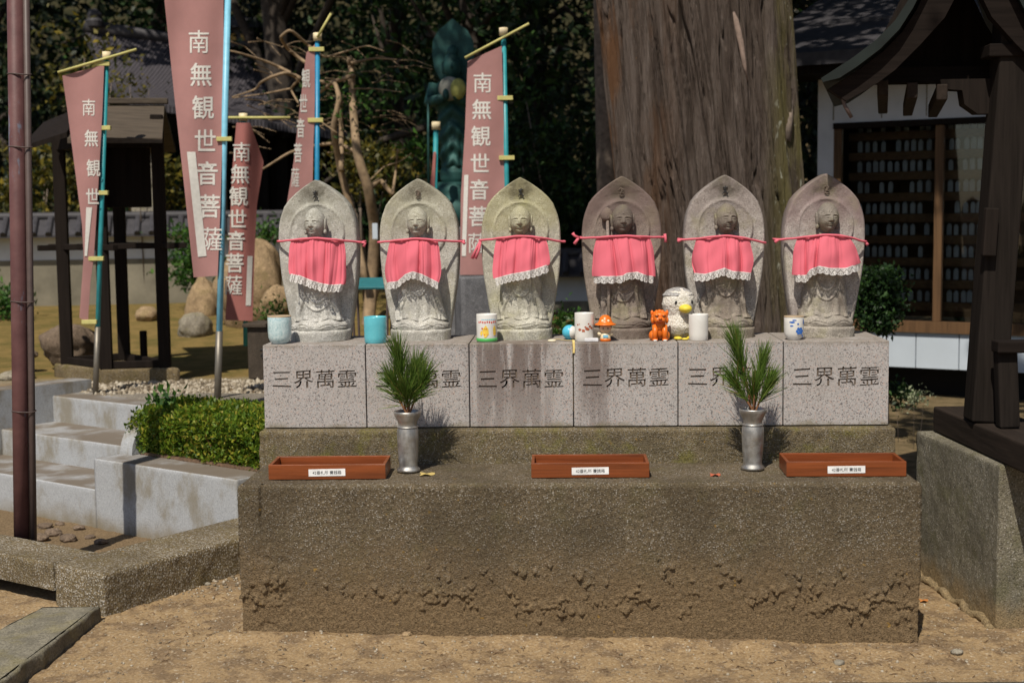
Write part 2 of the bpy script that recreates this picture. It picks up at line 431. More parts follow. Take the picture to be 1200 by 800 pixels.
KERB = concrete_mat('washed gravel kerb', (.2, .155, .09), .68, moss=(.2, .15, .05), mossamt=.3, lichen=.5, pscale=150, pthr=.05)
WALLC = concrete_mat('right wall concrete', (.22, .2, .15), .6, dirt=(.3, .22, .12), moss=(.14, .13, .07), mossamt=.65, dirt_z=(.0, .1), pscale=200)
WHITEC = NT('white concrete', .85)
def _wc():
    n = WHITEC; c = n.ramp(n.noise(160, 4, .7), [(.3, (.26, .27, .285)), (.5, (.36, .37, .385)), (.7, (.44, .45, .465))])
    c = n.mix(n.rng(n.noise(6, 6, .65, vec=n.vec((1, 1, .6))), .46, .66, 0, .75), c, (.2, .17, .115))
    z = n.math('ADD', n.sep()[2], n.math('MULTIPLY', n.noise(8, 5), .16)); c = n.mix(n.rng(z, .16, .05, 0, .85), c, (.19, .15, .085))
    up = n.sep(n.geo.outputs['Normal'])[2]; c = n.mix(n.math('MULTIPLY', n.rng(up, .7, .95), n.rng(n.noise(5, 5), .33, .55, .25, .95)), c, (.15, .12, .09))
    n.color(c); n.bump(n.noise(200, 4), .4, .002)
_wc(); WHITEC = WHITEC.m
DIRT = NT('earth', .97, 0, .1)
def _dirt():
    n = DIRT; p = n.sep(); x, y, z = p
    a = n.noise(9, 7, .68); b = n.noise(120, 5, .7)
    c = n.ramp(b, [(.3, (.19, .125, .065)), (.48, (.32, .22, .118)), (.56, (.355, .25, .138)), (.7, (.44, .32, .185))])
    c = n.mix(n.rng(a, .46, .6, 0, .8), c, n.ramp(b, [(.3, (.09, .06, .036)), (.7, (.26, .18, .11))]))
    vv = n.sep(n.voro(170, out=1)); c = n.mix(n.math('MULTIPLY', n.rng(vv[0], .84, .88), .5), c, n.ramp(vv[1], [(0, (.1, .075, .05)), (.5, (.33, .26, .18)), (1, (.6, .52, .4))]))
    # greyish fine gravel towards the viewer
    g = n.math('ADD', n.math('SUBTRACT', n.math('MULTIPLY', x, -.03), y), n.math('MULTIPLY', n.noise(7, 4), .12))
    gv = n.sep(n.voro(260, out=1))
    gc = n.ramp(gv[0], [(0, (.13, .115, .08)), (.5, (.3, .26, .18)), (.85, (.36, .33, .26)), (1, (.55, .52, .46))])
    c = n.mix(n.rng(g, -.6, -.7, 0, .85), c, gc)
    # dark soil behind the kerb, moss garden farther back
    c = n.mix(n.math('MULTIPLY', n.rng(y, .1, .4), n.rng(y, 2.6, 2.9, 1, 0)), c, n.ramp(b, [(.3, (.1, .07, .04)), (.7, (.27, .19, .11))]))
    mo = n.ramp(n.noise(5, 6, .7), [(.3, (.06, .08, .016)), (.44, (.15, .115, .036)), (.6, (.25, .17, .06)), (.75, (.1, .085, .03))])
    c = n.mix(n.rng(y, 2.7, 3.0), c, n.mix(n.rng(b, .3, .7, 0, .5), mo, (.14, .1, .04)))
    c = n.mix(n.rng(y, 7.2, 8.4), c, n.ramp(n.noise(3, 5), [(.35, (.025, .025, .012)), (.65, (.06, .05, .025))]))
    rt = n.math('MULTIPLY', n.rng(x, .95, 1.2), n.rng(y, .3, .8)); c = n.mix(rt, c, n.ramp(n.noise(14, 6), [(.3, (.09, .07, .035)), (.7, (.22, .16, .09))]))
    n.color(c); n.bump(n.math('ADD', b, n.math('MULTIPLY', gv[1], .4)), .7, .006)
_dirt(); DIRT = DIRT.m
PATHM = concrete_mat('path paving', (.25, .22, .18), .3, pscale=200)
SLABM = stone_mat('green grey slab', (.21, .19, .145), .3, moss=(.24, .2, .07), mossamt=.35, scale=.6)
BOX = wood_mat('red brown lacquer', (.2, .05, .0125), 'x', .38, .5)
WHITE = plain('white label', (.82, .82, .82), .5)
INK = plain('black ink', (.02, .02, .022), .6)
ALU = NT('tarnished aluminium', .36, .9, .5)
ALU.color(ALU.ramp(ALU.noise(30, 5, .6, vec=ALU.vec((1, 1, .35))), [(.3, (.3, .285, .265)), (.65, (.55, .54, .52))])); ALU.rough(ALU.rng(ALU.noise(45, 4), .3, .7, .38, .65)); ALU.bump(ALU.noise(60, 4), .15, .002); ALU = ALU.m
NEEDLE = leaf_mat('pine needles', [(0, (.05, .105, .015)), (.5, (.11, .2, .03)), (.93, (.2, .29, .06)), (1, (.25, .17, .05))], .25, .4)
TWIG = plain('pine twig', (.2, .09, .04), .8, var=.3)
BIB = cloth_mat('pink red cotton', (.72, .16, .21), .08, 1200, .035)
LACE = cloth_mat('white lace', (.82, .8, .78), .3, 700, .06)
BAN = cloth_mat('faded red banner cloth', (.5, .27, .255), .3, 700, .1)
BANR = cloth_mat('stronger red banner cloth', (.47, .19, .17), .3, 700, .1)
BANW = plain('white banner print', (.62, .6, .56), .9, var=.08, scale=60)
TEAL = plain('teal painted pole', (.03, .27, .3), .4, var=.15, scale=25)
LBLUE = plain('light blue painted pole', (.2, .5, .66), .4, var=.15, scale=25)
BLUE = plain('blue painted pole', (.02, .22, .4), .4)
STEEL = plain('weathered steel sleeve', (.2, .18, .15), .5, .6)
CREAM = plain('cream plastic', (.72, .6, .38), .5)
YTAPE = plain('yellow green cloth loop', (.5, .46, .17), .8)
RUST = NT('red oxide paint', .55)
RUST.color(RUST.mix(RUST.rng(RUST.noise(14, 6, .7, vec=RUST.vec((1, 1, .35))), .6, .68), RUST.ramp(RUST.noise(12, 5), [(.3, (.085, .036, .036)), (.7, (.14, .065, .062))]), (.12, .13, .17))); RUST.bump(RUST.noise(80, 4), .3, .002); RUST = RUST.m
PIPE = plain('dark brown pipe', (.085, .06, .055), .5)
BLACKW = wood_mat('black stained timber', (.014, .01, .008), 'z', .8, .12)
DWOOD = wood_mat('weathered dark timber', (.016, .0125, .0105), 'z', .85, .08)
DWOODY = wood_mat('weathered dark beam', (.026, .019, .015), 'y', .8, .12)
DWOODX = wood_mat('weathered dark crossbeam', (.013, .0095, .008), 'x', .85, .08)
BWOOD = wood_mat('brown window frame timber', (.12, .065, .03), 'z', .6)
SHELFM = wood_mat('brown shelf board', (.2, .11, .05), 'x', .6)
COPPER = plain('dark green copper roofing', (.008, .013, .011), .6, .2, var=.35, scale=12)
TILE = NT('grey roof tile', .55)
_tw = TILE.t.nodes.new('ShaderNodeTexWave'); _tw.inputs['Scale'].default_value = 9; _tw.inputs['Distortion'].default_value = .4; TILE.t.links.new(TILE.vec((1, 1, 2.2)), _tw.inputs['Vector'])
TILE.color(TILE.mix(.35, TILE.ramp(TILE.noise(20, 5), [(.3, (.038, .034, .041)), (.7, (.075, .068, .078))]), TILE.ramp(_tw.outputs[1], [(.3, (.03, .027, .033)), (.7, (.12, .11, .12))]))); TILE.bump(_tw.outputs[1], .5, .02); TILE = TILE.m
RIDGE = plain('ridge tile', (.045, .042, .047), .6, var=.3, scale=20)
PLASTER = plain('white plaster', (.62, .63, .66), .9, var=.08, scale=6)
SOILW = plain('old grey plaster', (.2, .18, .135), .95, var=.3, scale=5)
PANEL = plain('pale blue grey panel', (.5, .56, .63), .7, var=.05, scale=4)
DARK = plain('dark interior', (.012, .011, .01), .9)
BARK = NT('cedar bark', .95, 0, .1)
def _bark():
    n = BARK; v = n.vec((1, 1, .06)); g = n.noise(22, 7, .65, vec=v, dist=.4); f = n.noise(150, 5, .7, vec=n.vec((1, 1, .035)))
    c = n.ramp(g, [(.3, (.05, .036, .029)), (.45, (.12, .091, .075)), (.6, (.18, .143, .122)), (.78, (.27, .222, .195))])
    c = n.mix(n.rng(f, .56, .7, 0, .9), c, (.03, .021, .017)); c = n.mix(n.rng(f, .42, .3, 0, .7), c, (.33, .28, .25))
    p = n.sep(); c = n.mix(n.math('MULTIPLY', n.rng(n.noise(5, 4, vec=n.vec((1, 1, .25))), .47, .62), n.rng(p[0], .6, .3, .0, .8)), c, (.17, .08, .035))
    gm = n.math('MULTIPLY', n.rng(p[0], .93, 1.1), n.rng(n.noise(8, 5, vec=n.vec((1, 1, .3))), .35, .6)); c = n.mix(n.math('MULTIPLY', gm, .7), c, (.19, .17, .06))
    li = n.math('MULTIPLY', n.rng(p[0], .98, 1.08), n.rng(n.noise(30, 4, .5, vec=n.vec((1, 1, .5))), .62, .68)); c = n.mix(li, c, (.5, .5, .4))
    n.color(c); n.bump(n.math('ADD', g, f), 1, .03)
_bark(); BARK = BARK.m
BARK2 = plain('grey bark', (.16, .125, .1), .9, var=.4, scale=30, bump=.5, bscale=60)
ROCKT = stone_mat('tan garden rock', (.34, .24, .14), .2, moss=(.2, .16, .06), mossamt=.4, scale=.4)
ROCKG = stone_mat('grey garden rock', (.27, .24, .19), .2, moss=(.25, .22, .1), mossamt=.4, scale=.4)
ROCKD = stone_mat('brown garden rock', (.17, .125, .09), .2, scale=.4)
BRONZE = plain('green bronze', (.018, .07, .064), .6, .35, var=.35, scale=14)
PLINTH = stone_mat('grey plinth', (.16, .16, .17), .3)
BLACKST = stone_mat('dark polished stone', (.07, .055, .042), .3)
GLASS = NT('window glass', .03, 0, .5)
GLASS.b.inputs['Transmission Weight'].default_value = 1; GLASS.b.inputs['IOR'].default_value = 1.3; GLASS.b.inputs['Base Color'].default_value = (.85, .88, .9, 1); GLASS = GLASS.m
HEDGE = leaf_mat('hedge leaves', [(0, (.04, .09, .01)), (.4, (.115, .2, .015)), (.8, (.23, .3, .025)), (1, (.42, .34, .05))], .4)
LGREEN = leaf_mat('dark evergreen leaves', [(0, (.009, .022, .008)), (.6, (.02, .05, .013)), (1, (.05, .11, .024))], .3)
LMID = leaf_mat('mid green leaves', [(0, (.02, .06, .012)), (.6, (.05, .13, .02)), (1, (.11, .22, .04))], .4)
LYEL = leaf_mat('yellowing leaves', [(0, (.025, .035, .009)), (.55, (.085, .08, .014)), (.9, (.2, .16, .022)), (1, (.34, .25, .03))], .35)
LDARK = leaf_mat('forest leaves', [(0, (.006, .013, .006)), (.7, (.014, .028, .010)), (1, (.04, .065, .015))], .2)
PEBB = NT('pale pebbles', .85); PEBB.color(PEBB.ramp(PEBB.geo.outputs['Random Per Island'], [(0, (.12, .095, .065)), (.5, (.28, .23, .165)), (1, (.45, .4, .32))])); PEBB = PEBB.m

# ================================================================== ground
A2 = np.array([-1.933, 1.10]); E1 = np.array([.831, -.556]); E2 = np.array([.556, .831])
def e12(a, b): return A2 + E1*a + E2*b
def ground_z(x, y, rough=True):
    x = np.asarray(x, float); y = np.asarray(y, float)
    a = (x-A2[0])*E1[0] + (y-A2[1])*E1[1]; b = (x-A2[0])*E2[0] + (y-A2[1])*E2[1]
    court = -.017*np.clip(x, -1.1, 1.4)*sst(-1.6, -1.1, x)
    ml = sst(-1.0, -1.08, x)
    left = np.maximum(.40*sst(.58, .72, b), .275*sst(.1, .18, b)*sst(-.03, .03, a))*ml
    left = np.maximum(left, .4*sst(.62, 1.1, y)*(1-ml))
    left = left + .17*sst(3., 6.3, y)
    right = .13*sst(.4, 2.4, y)
    w = sst(.75, 1.1, x)
    t = left*(1-w) + right*w
    z = court*(1-sst(0, .5, t)) + t + 7*sst(12, 26, y)
    if rough:
        P = np.stack([x, y, 0*x], -1)
        z = z + .006*fbm(P, 7, 3) + .004*fbm(P, 45, 3)*(1-sst(1.5, 3, y)) + .25*fbm(P, .5, 3)*sst(9, 14, y) - .0
        z = z + .016*gs(y+.40, .05)*(np.abs(x) < 1.15)*(.5+fbm(P, 6, 3)); z = z + .004*np.maximum(0, fbm(P, 22, 3))*(1-sst(.2, .6, y))
        cr = np.abs(fbm(P, 16, 3)); z = z - .005*gs(cr, .03)*(1-sst(.2, .6, y))*sst(-.2, .1, fbm(P, 4, 2))
    return z
def gz(x, y): return float(ground_z(np.array([x]), np.array([y]))[0])
_xs = np.concatenate([np.linspace(-70, -8, 18), np.linspace(-7.5, -2.45, 55), np.arange(-2.4, 2.2, .0105), np.linspace(2.25, 7, 50), np.linspace(8, 70, 18)])
_ys = np.concatenate([np.linspace(-60, -2, 16), np.linspace(-1.5, -.75, 12), np.arange(-.73, 1.3, .0105), np.linspace(1.33, 9, 150), np.linspace(9.5, 60, 40)])
gx, gy = np.meshgrid(_xs, _ys)
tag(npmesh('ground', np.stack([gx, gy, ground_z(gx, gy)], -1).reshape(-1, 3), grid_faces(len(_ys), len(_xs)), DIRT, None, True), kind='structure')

def pebbles(name, xy, r, mat, zoff=.3):
    bm = bmesh.new(); bmesh.ops.create_icosphere(bm, subdivisions=1, radius=1); B = np.array([v.co[:] for v in bm.verts]); F = np.array([[v.index for v in f.verts] for f in bm.faces]); bm.free()
    n = len(xy); rr = np.full((n, 1, 1), 1.)*RNG.uniform(.5, 1.35, (n, 1, 1))*r
    V = B[None]*(1+.25*RNG.normal(size=(n, len(B), 1)))*rr*RNG.uniform(.6, 1.2, (n, 1, 3))
    V[..., 0] += xy[:, 0:1]; V[..., 1] += xy[:, 1:2]; V[..., 2] += ground_z(xy[:, 0], xy[:, 1])[:, None] + zoff*rr[:, :, 0]
    FF = (F[None] + (np.arange(n)*len(B))[:, None, None]).reshape(-1, 3)
    return tag(npmesh(name, V.reshape(-1, 3), FF, mat, None, True), kind='stuff')
q = RNG.random((900, 2))*np.array([3.0, .95]) + np.array([-1.5, -.82]); pebbles('pebbles', q, .0036, PEBB)
q = RNG.random((160, 2))*np.array([.35, .35]) + np.array([-1.35, .05]); q = q[(q[:, 0]+1.35)*.8 + .0 > (q[:, 1]-.05)*.6]; pebbles('pebbles', q, .006, PEBB)
# dry needles and bits of twig blown against the walls
q = np.concatenate([RNG.random((260, 2))*np.array([2.3, .3]) + np.array([-1.2, -.68]), RNG.random((110, 2))*np.array([.4, .9]) + np.array([.95, -.5]), RNG.random((120, 2))*np.array([.5, .7]) + np.array([-1.45, -.4])])
m = MB()
for x, y in q:
    a = random.uniform(0, 3.14); l = random.uniform(.006, .028); z = gz(x, y)+.0025; m.tube([(x, y, z), (x+l*.5*math.cos(a), y+l*.5*math.sin(a), z+.002), (x+l*math.cos(a+.2), y+l*math.sin(a+.2), gz(x+l*math.cos(a), y+l*math.sin(a))+.002)], [.0006, .0011, .0005], 4)
tag(m.build('litter', plain('dead needles', (.11, .06, .03), .9, var=.5, scale=8), None), kind='stuff')
# pale gravel on the terrace
q = RNG.random((5200, 2))*np.array([2.6, .75]) + np.array([-2.75, 2.05]); q = q[(np.abs(q[:, 1]-2.42-.05*np.sin(q[:, 0]*3)) < .28)]
pebbles('gravel', q, .0115, PEBB)
q = RNG.random((700, 2))*np.array([.35, 1.0]) + np.array([-1.35, 1.1]); pebbles('gravel', q, .014, PEBB)
# terrace paving between the steps and the gravel
V = []
for k in np.linspace(0, 1, 30):
    a, b = e12(-1.3+2.1*k, .7), np.array([-3.1+2.3*k, 2.16])
    for q in np.linspace(0, 1, 8): p = a*(1-q)+b*q; V.append((p[0], p[1], ground_z(p[0:1], p[1:2])[0] + .012))
o = npmesh('terrace_path', np.array(V), grid_faces(30, 8), PATHM, None, True); tag(o, kind='structure')
# dark paving edge nearest the viewer
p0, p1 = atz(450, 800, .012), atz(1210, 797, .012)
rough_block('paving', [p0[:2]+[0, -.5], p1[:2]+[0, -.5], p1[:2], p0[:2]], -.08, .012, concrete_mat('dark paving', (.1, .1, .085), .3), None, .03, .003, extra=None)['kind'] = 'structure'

# ================================================================== pedestal
ZP, ZS, ZB = .465, .5746, .8417
FLK = [(335, 690, 22, 10, 10), (300, 700, 12, 22, 14), (318, 665, 14, 20, 8), (405, 690, 25, 6, 9), (440, 692, 14, 6, 8), (470, 690, 14, 8, 7), (500, 690, 16, 18, 12), (515, 665, 20, 14, 8), (550, 698, 14, 18, 14), (560, 672, 18, 12, 8), (600, 695, 16, 10, 9), (615, 714, 20, 14, 14), (665, 712, 18, 10, 12), (680, 690, 18, 12, 9), (705, 705, 12, 6, 6), (735, 704, 22, 12, 14), (775, 672, 16, 18, 12), (805, 716, 8, 8, 6), (815, 690, 10, 20, 9), (850, 668, 22, 12, 9), (880, 700, 18, 10, 12), (905, 694, 14, 8, 7), (935, 705, 18, 16, 14), (955, 695, 12, 12, 8), (975, 706, 22, 6, 10), (1010, 718, 16, 10, 14), (1030, 700, 22, 16, 12), (1062, 722, 10, 18, 12), (1050, 680, 18, 14, 8), (690, 672, 40, 10, 8), (620, 670, 30, 10, 8), (1000, 675, 30, 10, 8), (925, 672, 20, 8, 6)]
def flakes(Q, N):
    front = (N[..., 1] < -.6)*1.; x, z = Q[..., 0], Q[..., 2]; P = np.stack([x, 0*x, z], -1); h = np.zeros_like(x)
    g = np.random.default_rng(5); best = np.zeros_like(x)
    for px, py, rx, ry, nn in FLK:
        c0 = at(px, py, -.354)
        for _ in range(int(nn*.85)):
            cx, cz = c0[0] + g.normal()*rx*.00245*.6, c0[2] + g.normal()*ry*.00245*.6; a = .005+.016*g.random()**2; b = a*g.uniform(.3, .8); th_ = g.normal()*.7; am = g.uniform(.005, .012)
            w = (np.abs(x-cx) < .03) & (np.abs(z-cz) < .03)
            if not w.any(): continue
            dx, dz = x[w]-cx, z[w]-cz; p = (-dz*math.cos(th_) + dx*math.sin(th_))/a; q_ = (dx*math.cos(th_) + dz*math.sin(th_))/b
            rag = .55*fbm(np.stack([x[w], 0*dx, z[w]], -1), 130, 2); ins = (p*p + q_*q_ + rag < 1)
            hh = ins*am*(.1 + .9*np.clip((p+1)/2, 0, 1)**1.6)*(1-.35*q_*q_); best[w] = np.maximum(best[w], hh)
    h += best
    d = z - .115 - .04*fbm(P*[1, 1, .3], 5, 2) + .06*fbm(P+3.7, 26, 4); m = sst(.0, .15, fbm(P+9.3, 8, 3)-.05)
    h += .008*m*(d > 0)*np.exp(-np.clip(d, 0, 1)/.012)
    h += .004*sst(.1, .2, z + .05*fbm(P, 12, 3)) + .0016*fbm(P, 170, 2)
    xc = -.925 + .012*fbm(P*[0, 0, 1], 14, 3); h -= .012*gs(x-xc, .0045)*sst(.3, .37, z)
    bl = gs(x+.9, .09)*sst(.32, .2, z); h -= .006*bl*sst(0, .4, fbm(P, 30, 3))
    return h*front + (1-front)*.002*fbm(Q, 60, 3)
ped = thing('statue_pedestal', 'two-step brown concrete pedestal with flaking lower face under the six granite blocks', 'pedestal', (0, 0, 0), world=True)
rough_block('lower_step', [(-.992, -.354), (1.0, -.354), (1.0, .42), (-.992, .42)], -.1, ZP, PED, ped, .0034, .0012, 45, .014, flakes)
rough_block('upper_step', [(-1.0, -.03), (1.006, -.03), (1.006, .36), (-1.0, .36)], ZP-.03, ZS, STEPC, ped, .006, .004, 30, .012)

# ================================================================== granite blocks
def granite_block(sd):
    wp = lambda V: np.stack([V[:, 0]*1.03 + .0018*fbm(np.stack([V[:, 0], V[:, 1], 0*V[:, 0]+sd], -1), 55, 2), V[:, 1]*(.95+.01*sd) + .0022*fbm(np.stack([V[:, 0], V[:, 1], 0*V[:, 0]+sd+9], -1), 45, 2) + .045*np.mod(V[:, 0]+.5, .071)], -1) + np.array([.002*math.sin(sd*2.1), .0015*math.cos(sd*1.7)-.0015])
    m = MB(); m.box((0, .16, (ZB-ZS)/2), (.3268, .32, ZB-ZS-.001), bev=.0025); 
    ob = m.build('cut', GRANITE)
    V, F = glyphs('三界萬霊', .066, .004, 3, .35, 1.06)
    zc = (ZB-ZS)/2+.022; Wv = wp(V)
    me = bpy.data.meshes.new('cutter'); 
    dep = np.where(V[:, 2] > 0, -.02, .0055)
    me.from_pydata([(float(a), float(b), float(c)) for a, b, c in zip(Wv[:, 0], dep, Wv[:, 1]+zc)], [], F)
    bm = bmesh.new(); bm.from_mesh(me); bmesh.ops.recalc_face_normals(bm, faces=bm.faces); bm.to_mesh(me); bm.free()
    cu = bpy.data.objects.new('cutter', me); COL.objects.link(cu)
    md = ob.modifiers.new('b', 'BOOLEAN'); md.operation = 'DIFFERENCE'; md.object = cu; md.solver = 'EXACT'; md.use_self = True
    dg = bpy.context.evaluated_depsgraph_get(); dg.update()
    bmme = bpy.data.meshes.new_from_object(ob.evaluated_get(dg))
    bpy.data.objects.remove(ob); bpy.data.objects.remove(cu)
    V2, F2 = glyphs('三界萬霊', .066, .004, 3, 0, 1.06)
    ins = bpy.data.meshes.new('inscription')
    ins.from_pydata([(float(a), .0048, float(b + zc)) for a, b in wp(V2)], [], F2)
    ins.materials.append(ENGRAVE)
    if not bmme.materials: bmme.materials.append(GRANITE)
    return bmme, ins
BL = ['light granite block at the left end of the row, light blue cup on it',
      'granite block behind the left pine vase, turquoise cup standing on it',
      'granite block streaked with dark rain stains across its whole face, picture cup on it',
      'granite block stained dark on its left part only, orange figurines standing on it',
      'granite block partly hidden by the right pine vase, plain white cup on it',
      'clean grey granite block at the right end of the row, blue flowered cup on it']
for i in range(6):
    blk_me, ins_me = granite_block(i)
    o = bpy.data.objects.new('granite_block', blk_me); COL.objects.link(o); o.location = ((i-2.5)*.33, random.uniform(-.002, .002), ZS + .002)
    tag(o, BL[i], 'stone block', 'granite blocks under the statues')
    c = bpy.data.objects.new('inscription', ins_me); COL.objects.link(c); c.parent = o

# ================================================================== statues
_hw = np.array([(0, .089), (.033, .096), (.091, .107), (.149, .116), (.207, .125), (.265, .1295), (.324, .131), (.367, .129), (.389, .1255), (.411, .1195), (.425, .114), (.447, .1025), (.4617, .0915), (.4835, .068), (.504, .04), (.517, .0195), (.526, .002)])
def slab_mesh(seed):
    zs = np.concatenate([np.linspace(0, .44, 70), .44 + (.526-.44)*(1-(1-np.linspace(.03, 1, 46))**1.3)])
    hw = np.interp(zs, _hw[:, 0], _hw[:, 1]); k = np.ones(7)/7; hs = np.convolve(np.pad(hw, 3, 'edge'), k, 'valid'); hw = np.where(zs > .47, hw, hs)
    u = np.concatenate([np.linspace(-1, -.9, 7)[:-1], np.linspace(-.9, .9, 81), np.linspace(.9, 1, 7)[1:]]); nu = len(u)
    X = hw[:, None]*u[None]; Z = zs[:, None] + 0*X
    r = np.hypot(X, (Z-.355)*.98); d = np.zeros_like(X)
    d += .007*(1-sst(.0895, .0925, r))*sst(.27, .3, Z)                     # raised halo disc
    d += .0035*gs(r-.088, .003)*sst(.3, .34, Z)
    d -= .011*gs(np.hypot(X*.9, (Z-.462)*1.5), .042)*sst(.088, .1, r)       # hollow under the apex
    e = (1-np.abs(u))[None]*hw[:, None]; d -= .007*(1-np.clip(e/.007, 0, 1))**2
    d += .0012*fbm(np.stack([X, 0*X+seed, Z], -1), 60, 3)
    Yf = -d; Yb = np.full_like(Yf, .085) + .004*fbm(np.stack([X, 0*X+seed+5, Z], -1), 20, 2)
    Yb = Yb - .006*(1-np.clip(e/.007, 0, 1))**2
    XX = np.concatenate([X, X[:, ::-1]], 1); YY = np.concatenate([Yf, Yb[:, ::-1]], 1); ZZ = np.concatenate([Z, Z], 1)
    n = 2*nu; V = np.stack([XX, YY, ZZ], -1).reshape(-1, 3)
    F = [tuple(f) for f in grid_faces(len(zs), n, True)]; F.append(tuple(range(n))[::-1])
    return V, F
_pf = np.array([(0, .099, .103), (.028, .1, .105), (.033, .0985, .103), (.0345, .09, .094), (.045, .095, .097), (.056, .094, .094), (.0645, .086, .082), (.0675, .08, .072), (.08, .075, .063), (.1, .071, .059), (.15, .063, .056), (.2, .059, .056), (.26, .060, .058), (.295, .06, .054), (.32, .046, .046), (.335, .028, .036), (.35, .022, .032)])
def figure_mesh(seed, turn, staff):
    rnd = np.random.default_rng(seed); zs = np.concatenate([np.linspace(0, .033, 10), np.linspace(.034, .12, 90)[0:], np.linspace(.122, .35, 110)]); ph = np.linspace(-90, 90, 141)*math.pi/180
    Z0, PH = np.meshgrid(zs, ph, indexing='ij'); S_, C_ = np.sin(PH), np.cos(PH)
    x0 = .08*S_; Z1 = Z0.copy(); k = sst(.034, .045, Z0)*sst(.16, .1, Z0)
    wav = -(.0045+.002*(seed % 3))*gs(x0-.004*(seed % 3-1), .018+.004*(seed % 2)) + .004*gs(np.abs(x0)-.038, .018) - .006*sst(.045, .078, np.abs(x0)); zz = Z1 - wav*k
    w = np.interp(zz, _pf[:, 0], _pf[:, 1]); dd = np.interp(zz, _pf[:, 0], _pf[:, 2])
    X = w*S_; Y = -dd*np.sign(C_)*np.abs(C_)**.75; d = np.zeros_like(X)
    up = sst(.0665, .069, zz)*sst(.33, .3, Z0)
    xs = .036 + .024*sst(.15, .07, Z0); ed = np.abs(X)-xs
    d += up*(.008*sst(-.001, .003, ed)*np.exp(-np.clip(ed, 0, 1)/.05) - .002*gs(ed, .002))
    d += up*(.003+.0015*(seed % 3))*np.cos((np.abs(X)-.05)*(220+40*(seed % 3)) + Z0*(20+25*(seed % 4))*np.sign(X+.0001))*sst(.0, .01, ed)
    inner = sst(.004, -.004, ed)*up
    for rr in ((.045, .075), (.045, .07, .095), (.05,), (.055,), (.04, .075), (.06,))[seed % 6]: 
        q = np.hypot(X*1.75, Z0-.195); d += inner*.0042*gs(q-rr, .0042)*(Z0 < .2)
    d += inner*.0028*np.cos(X*190+seed)*sst(.15, .10, Z0)
    d -= .006*gs(zz-.0662, .0017)*sst(.034, .04, Z0)
    lot = sst(.0345, .038, zz)*sst(.0665, .062, zz); pe = np.abs(np.sin(PH*(3.5+.5*(seed % 3))+.4*seed)); d += lot*(.006*pe**.6 - .003)*(.6 if seed % 2 else .35) 
    d -= lot*.0022*gs(zz-(.041+.010*pe), .0014)
    d += .0013*fbm(np.stack([X, Y, Z0+seed], -1), 70, 3) + .0025*fbm(np.stack([X, Y, Z0+seed], -1), 18, 2)*up
    X = X + d*S_; Y = Y - d*C_
    V = np.stack([X, Y, Z0], -1).reshape(-1, 3); F = grid_faces(len(zs), len(ph)); off = len(V)
    # head
    nt, na = 110, 150
    t, a = np.meshgrid(np.linspace(0, np.pi, nt), np.linspace(0, 2*np.pi, na, endpoint=False), indexing='ij')
    sx, sy, sz = np.sin(t)*np.cos(a), np.sin(t)*np.sin(a), np.cos(t)
    fr = np.clip(-sy, 0, 1)**.5; hx = .0345*(1 - .23*np.clip(-sz, 0, 1)**1.6 + .03*gs(sz-.35, .3)); X = sx*hx; Y = sy*.037; Zh = sz*.0495
    Xn, Zn = X/.0345, sz; aX = np.abs(Xn); f = np.zeros_like(X)
    f += .0068*gs(Xn, .13+.07*sst(.1, -.15, Zn))*sst(.28, -.1, Zn)*sst(-.27, -.17, Zn)
    f += .0022*gs(Zn-(.21-.10*(aX-.3)**2*4), .055)*sst(.05, .2, aX)*sst(.85, .65, aX)
    f -= .0024*gs(aX-.38, .2)*gs(Zn-.08, .09)
    f += .0034*gs(aX-.38, .19)*gs(Zn-.035, .075)
    f -= .0024*gs(aX-.38, .2)*gs(Zn-(-.02-.25*(aX-.38)**2), .02)
    f += .0032*gs(aX-.5, .28)*gs(Zn+.28, .22)
    f += .0030*gs(Xn, .21)*gs(Zn+.375, .035) + .0028*gs(Xn, .17)*gs(Zn+.465, .04) - .0026*gs(Xn, .25)*gs(Zn-(-.42+.25*Xn**2), .018)
    f -= .0018*gs(Xn, .3)*gs(Zn+.54, .04); f += .0034*gs(Xn, .26)*gs(Zn+.7, .14)
    f += .0018*gs(np.hypot(Xn, (Zn-.42)*1.3), .07)
    f = 1.35*f*(sy < 0.1)*fr + .0005*fbm(np.stack([X, Y, Zh+seed], -1), 120, 2)
    Y = Y - f
    ca, sa = math.cos(turn), math.sin(turn)
    Hx, Hy = X*ca - Y*sa, X*sa + Y*ca
    V2 = np.stack([Hx, Hy-.035, Zh+.384], -1).reshape(-1, 3); F2 = grid_faces(nt, na, True, off)
    m = MB()
    for s in (-1, 1):
        r3 = Matrix.Rotation(turn, 3, 'Z'); c = r3 @ Vector((s*.0345, .004, 0))
        m.ell((c.x, c.y-.035, .378), (.005, .010, .024), 14, 12, r3 @ Matrix.Rotation(R_(6)*s, 3, 'Y')); 
        c2 = r3 @ Vector((s*.0335, .002, 0)); m.ell((c2.x, c2.y-.035, .356), (.0058, .007, .009), 12, 8, r3)
        m.ell((s*.016, -.062, .225), (.02, .012, .02), 14, 10)
    V3 = np.array(m.v); off2 = off+len(V2)
    Fa = [tuple(q) for q in np.concatenate([F, F2])] + [tuple(i+off2 for i in q) for q in m.f]
    return np.concatenate([V, V2, V3]), Fa
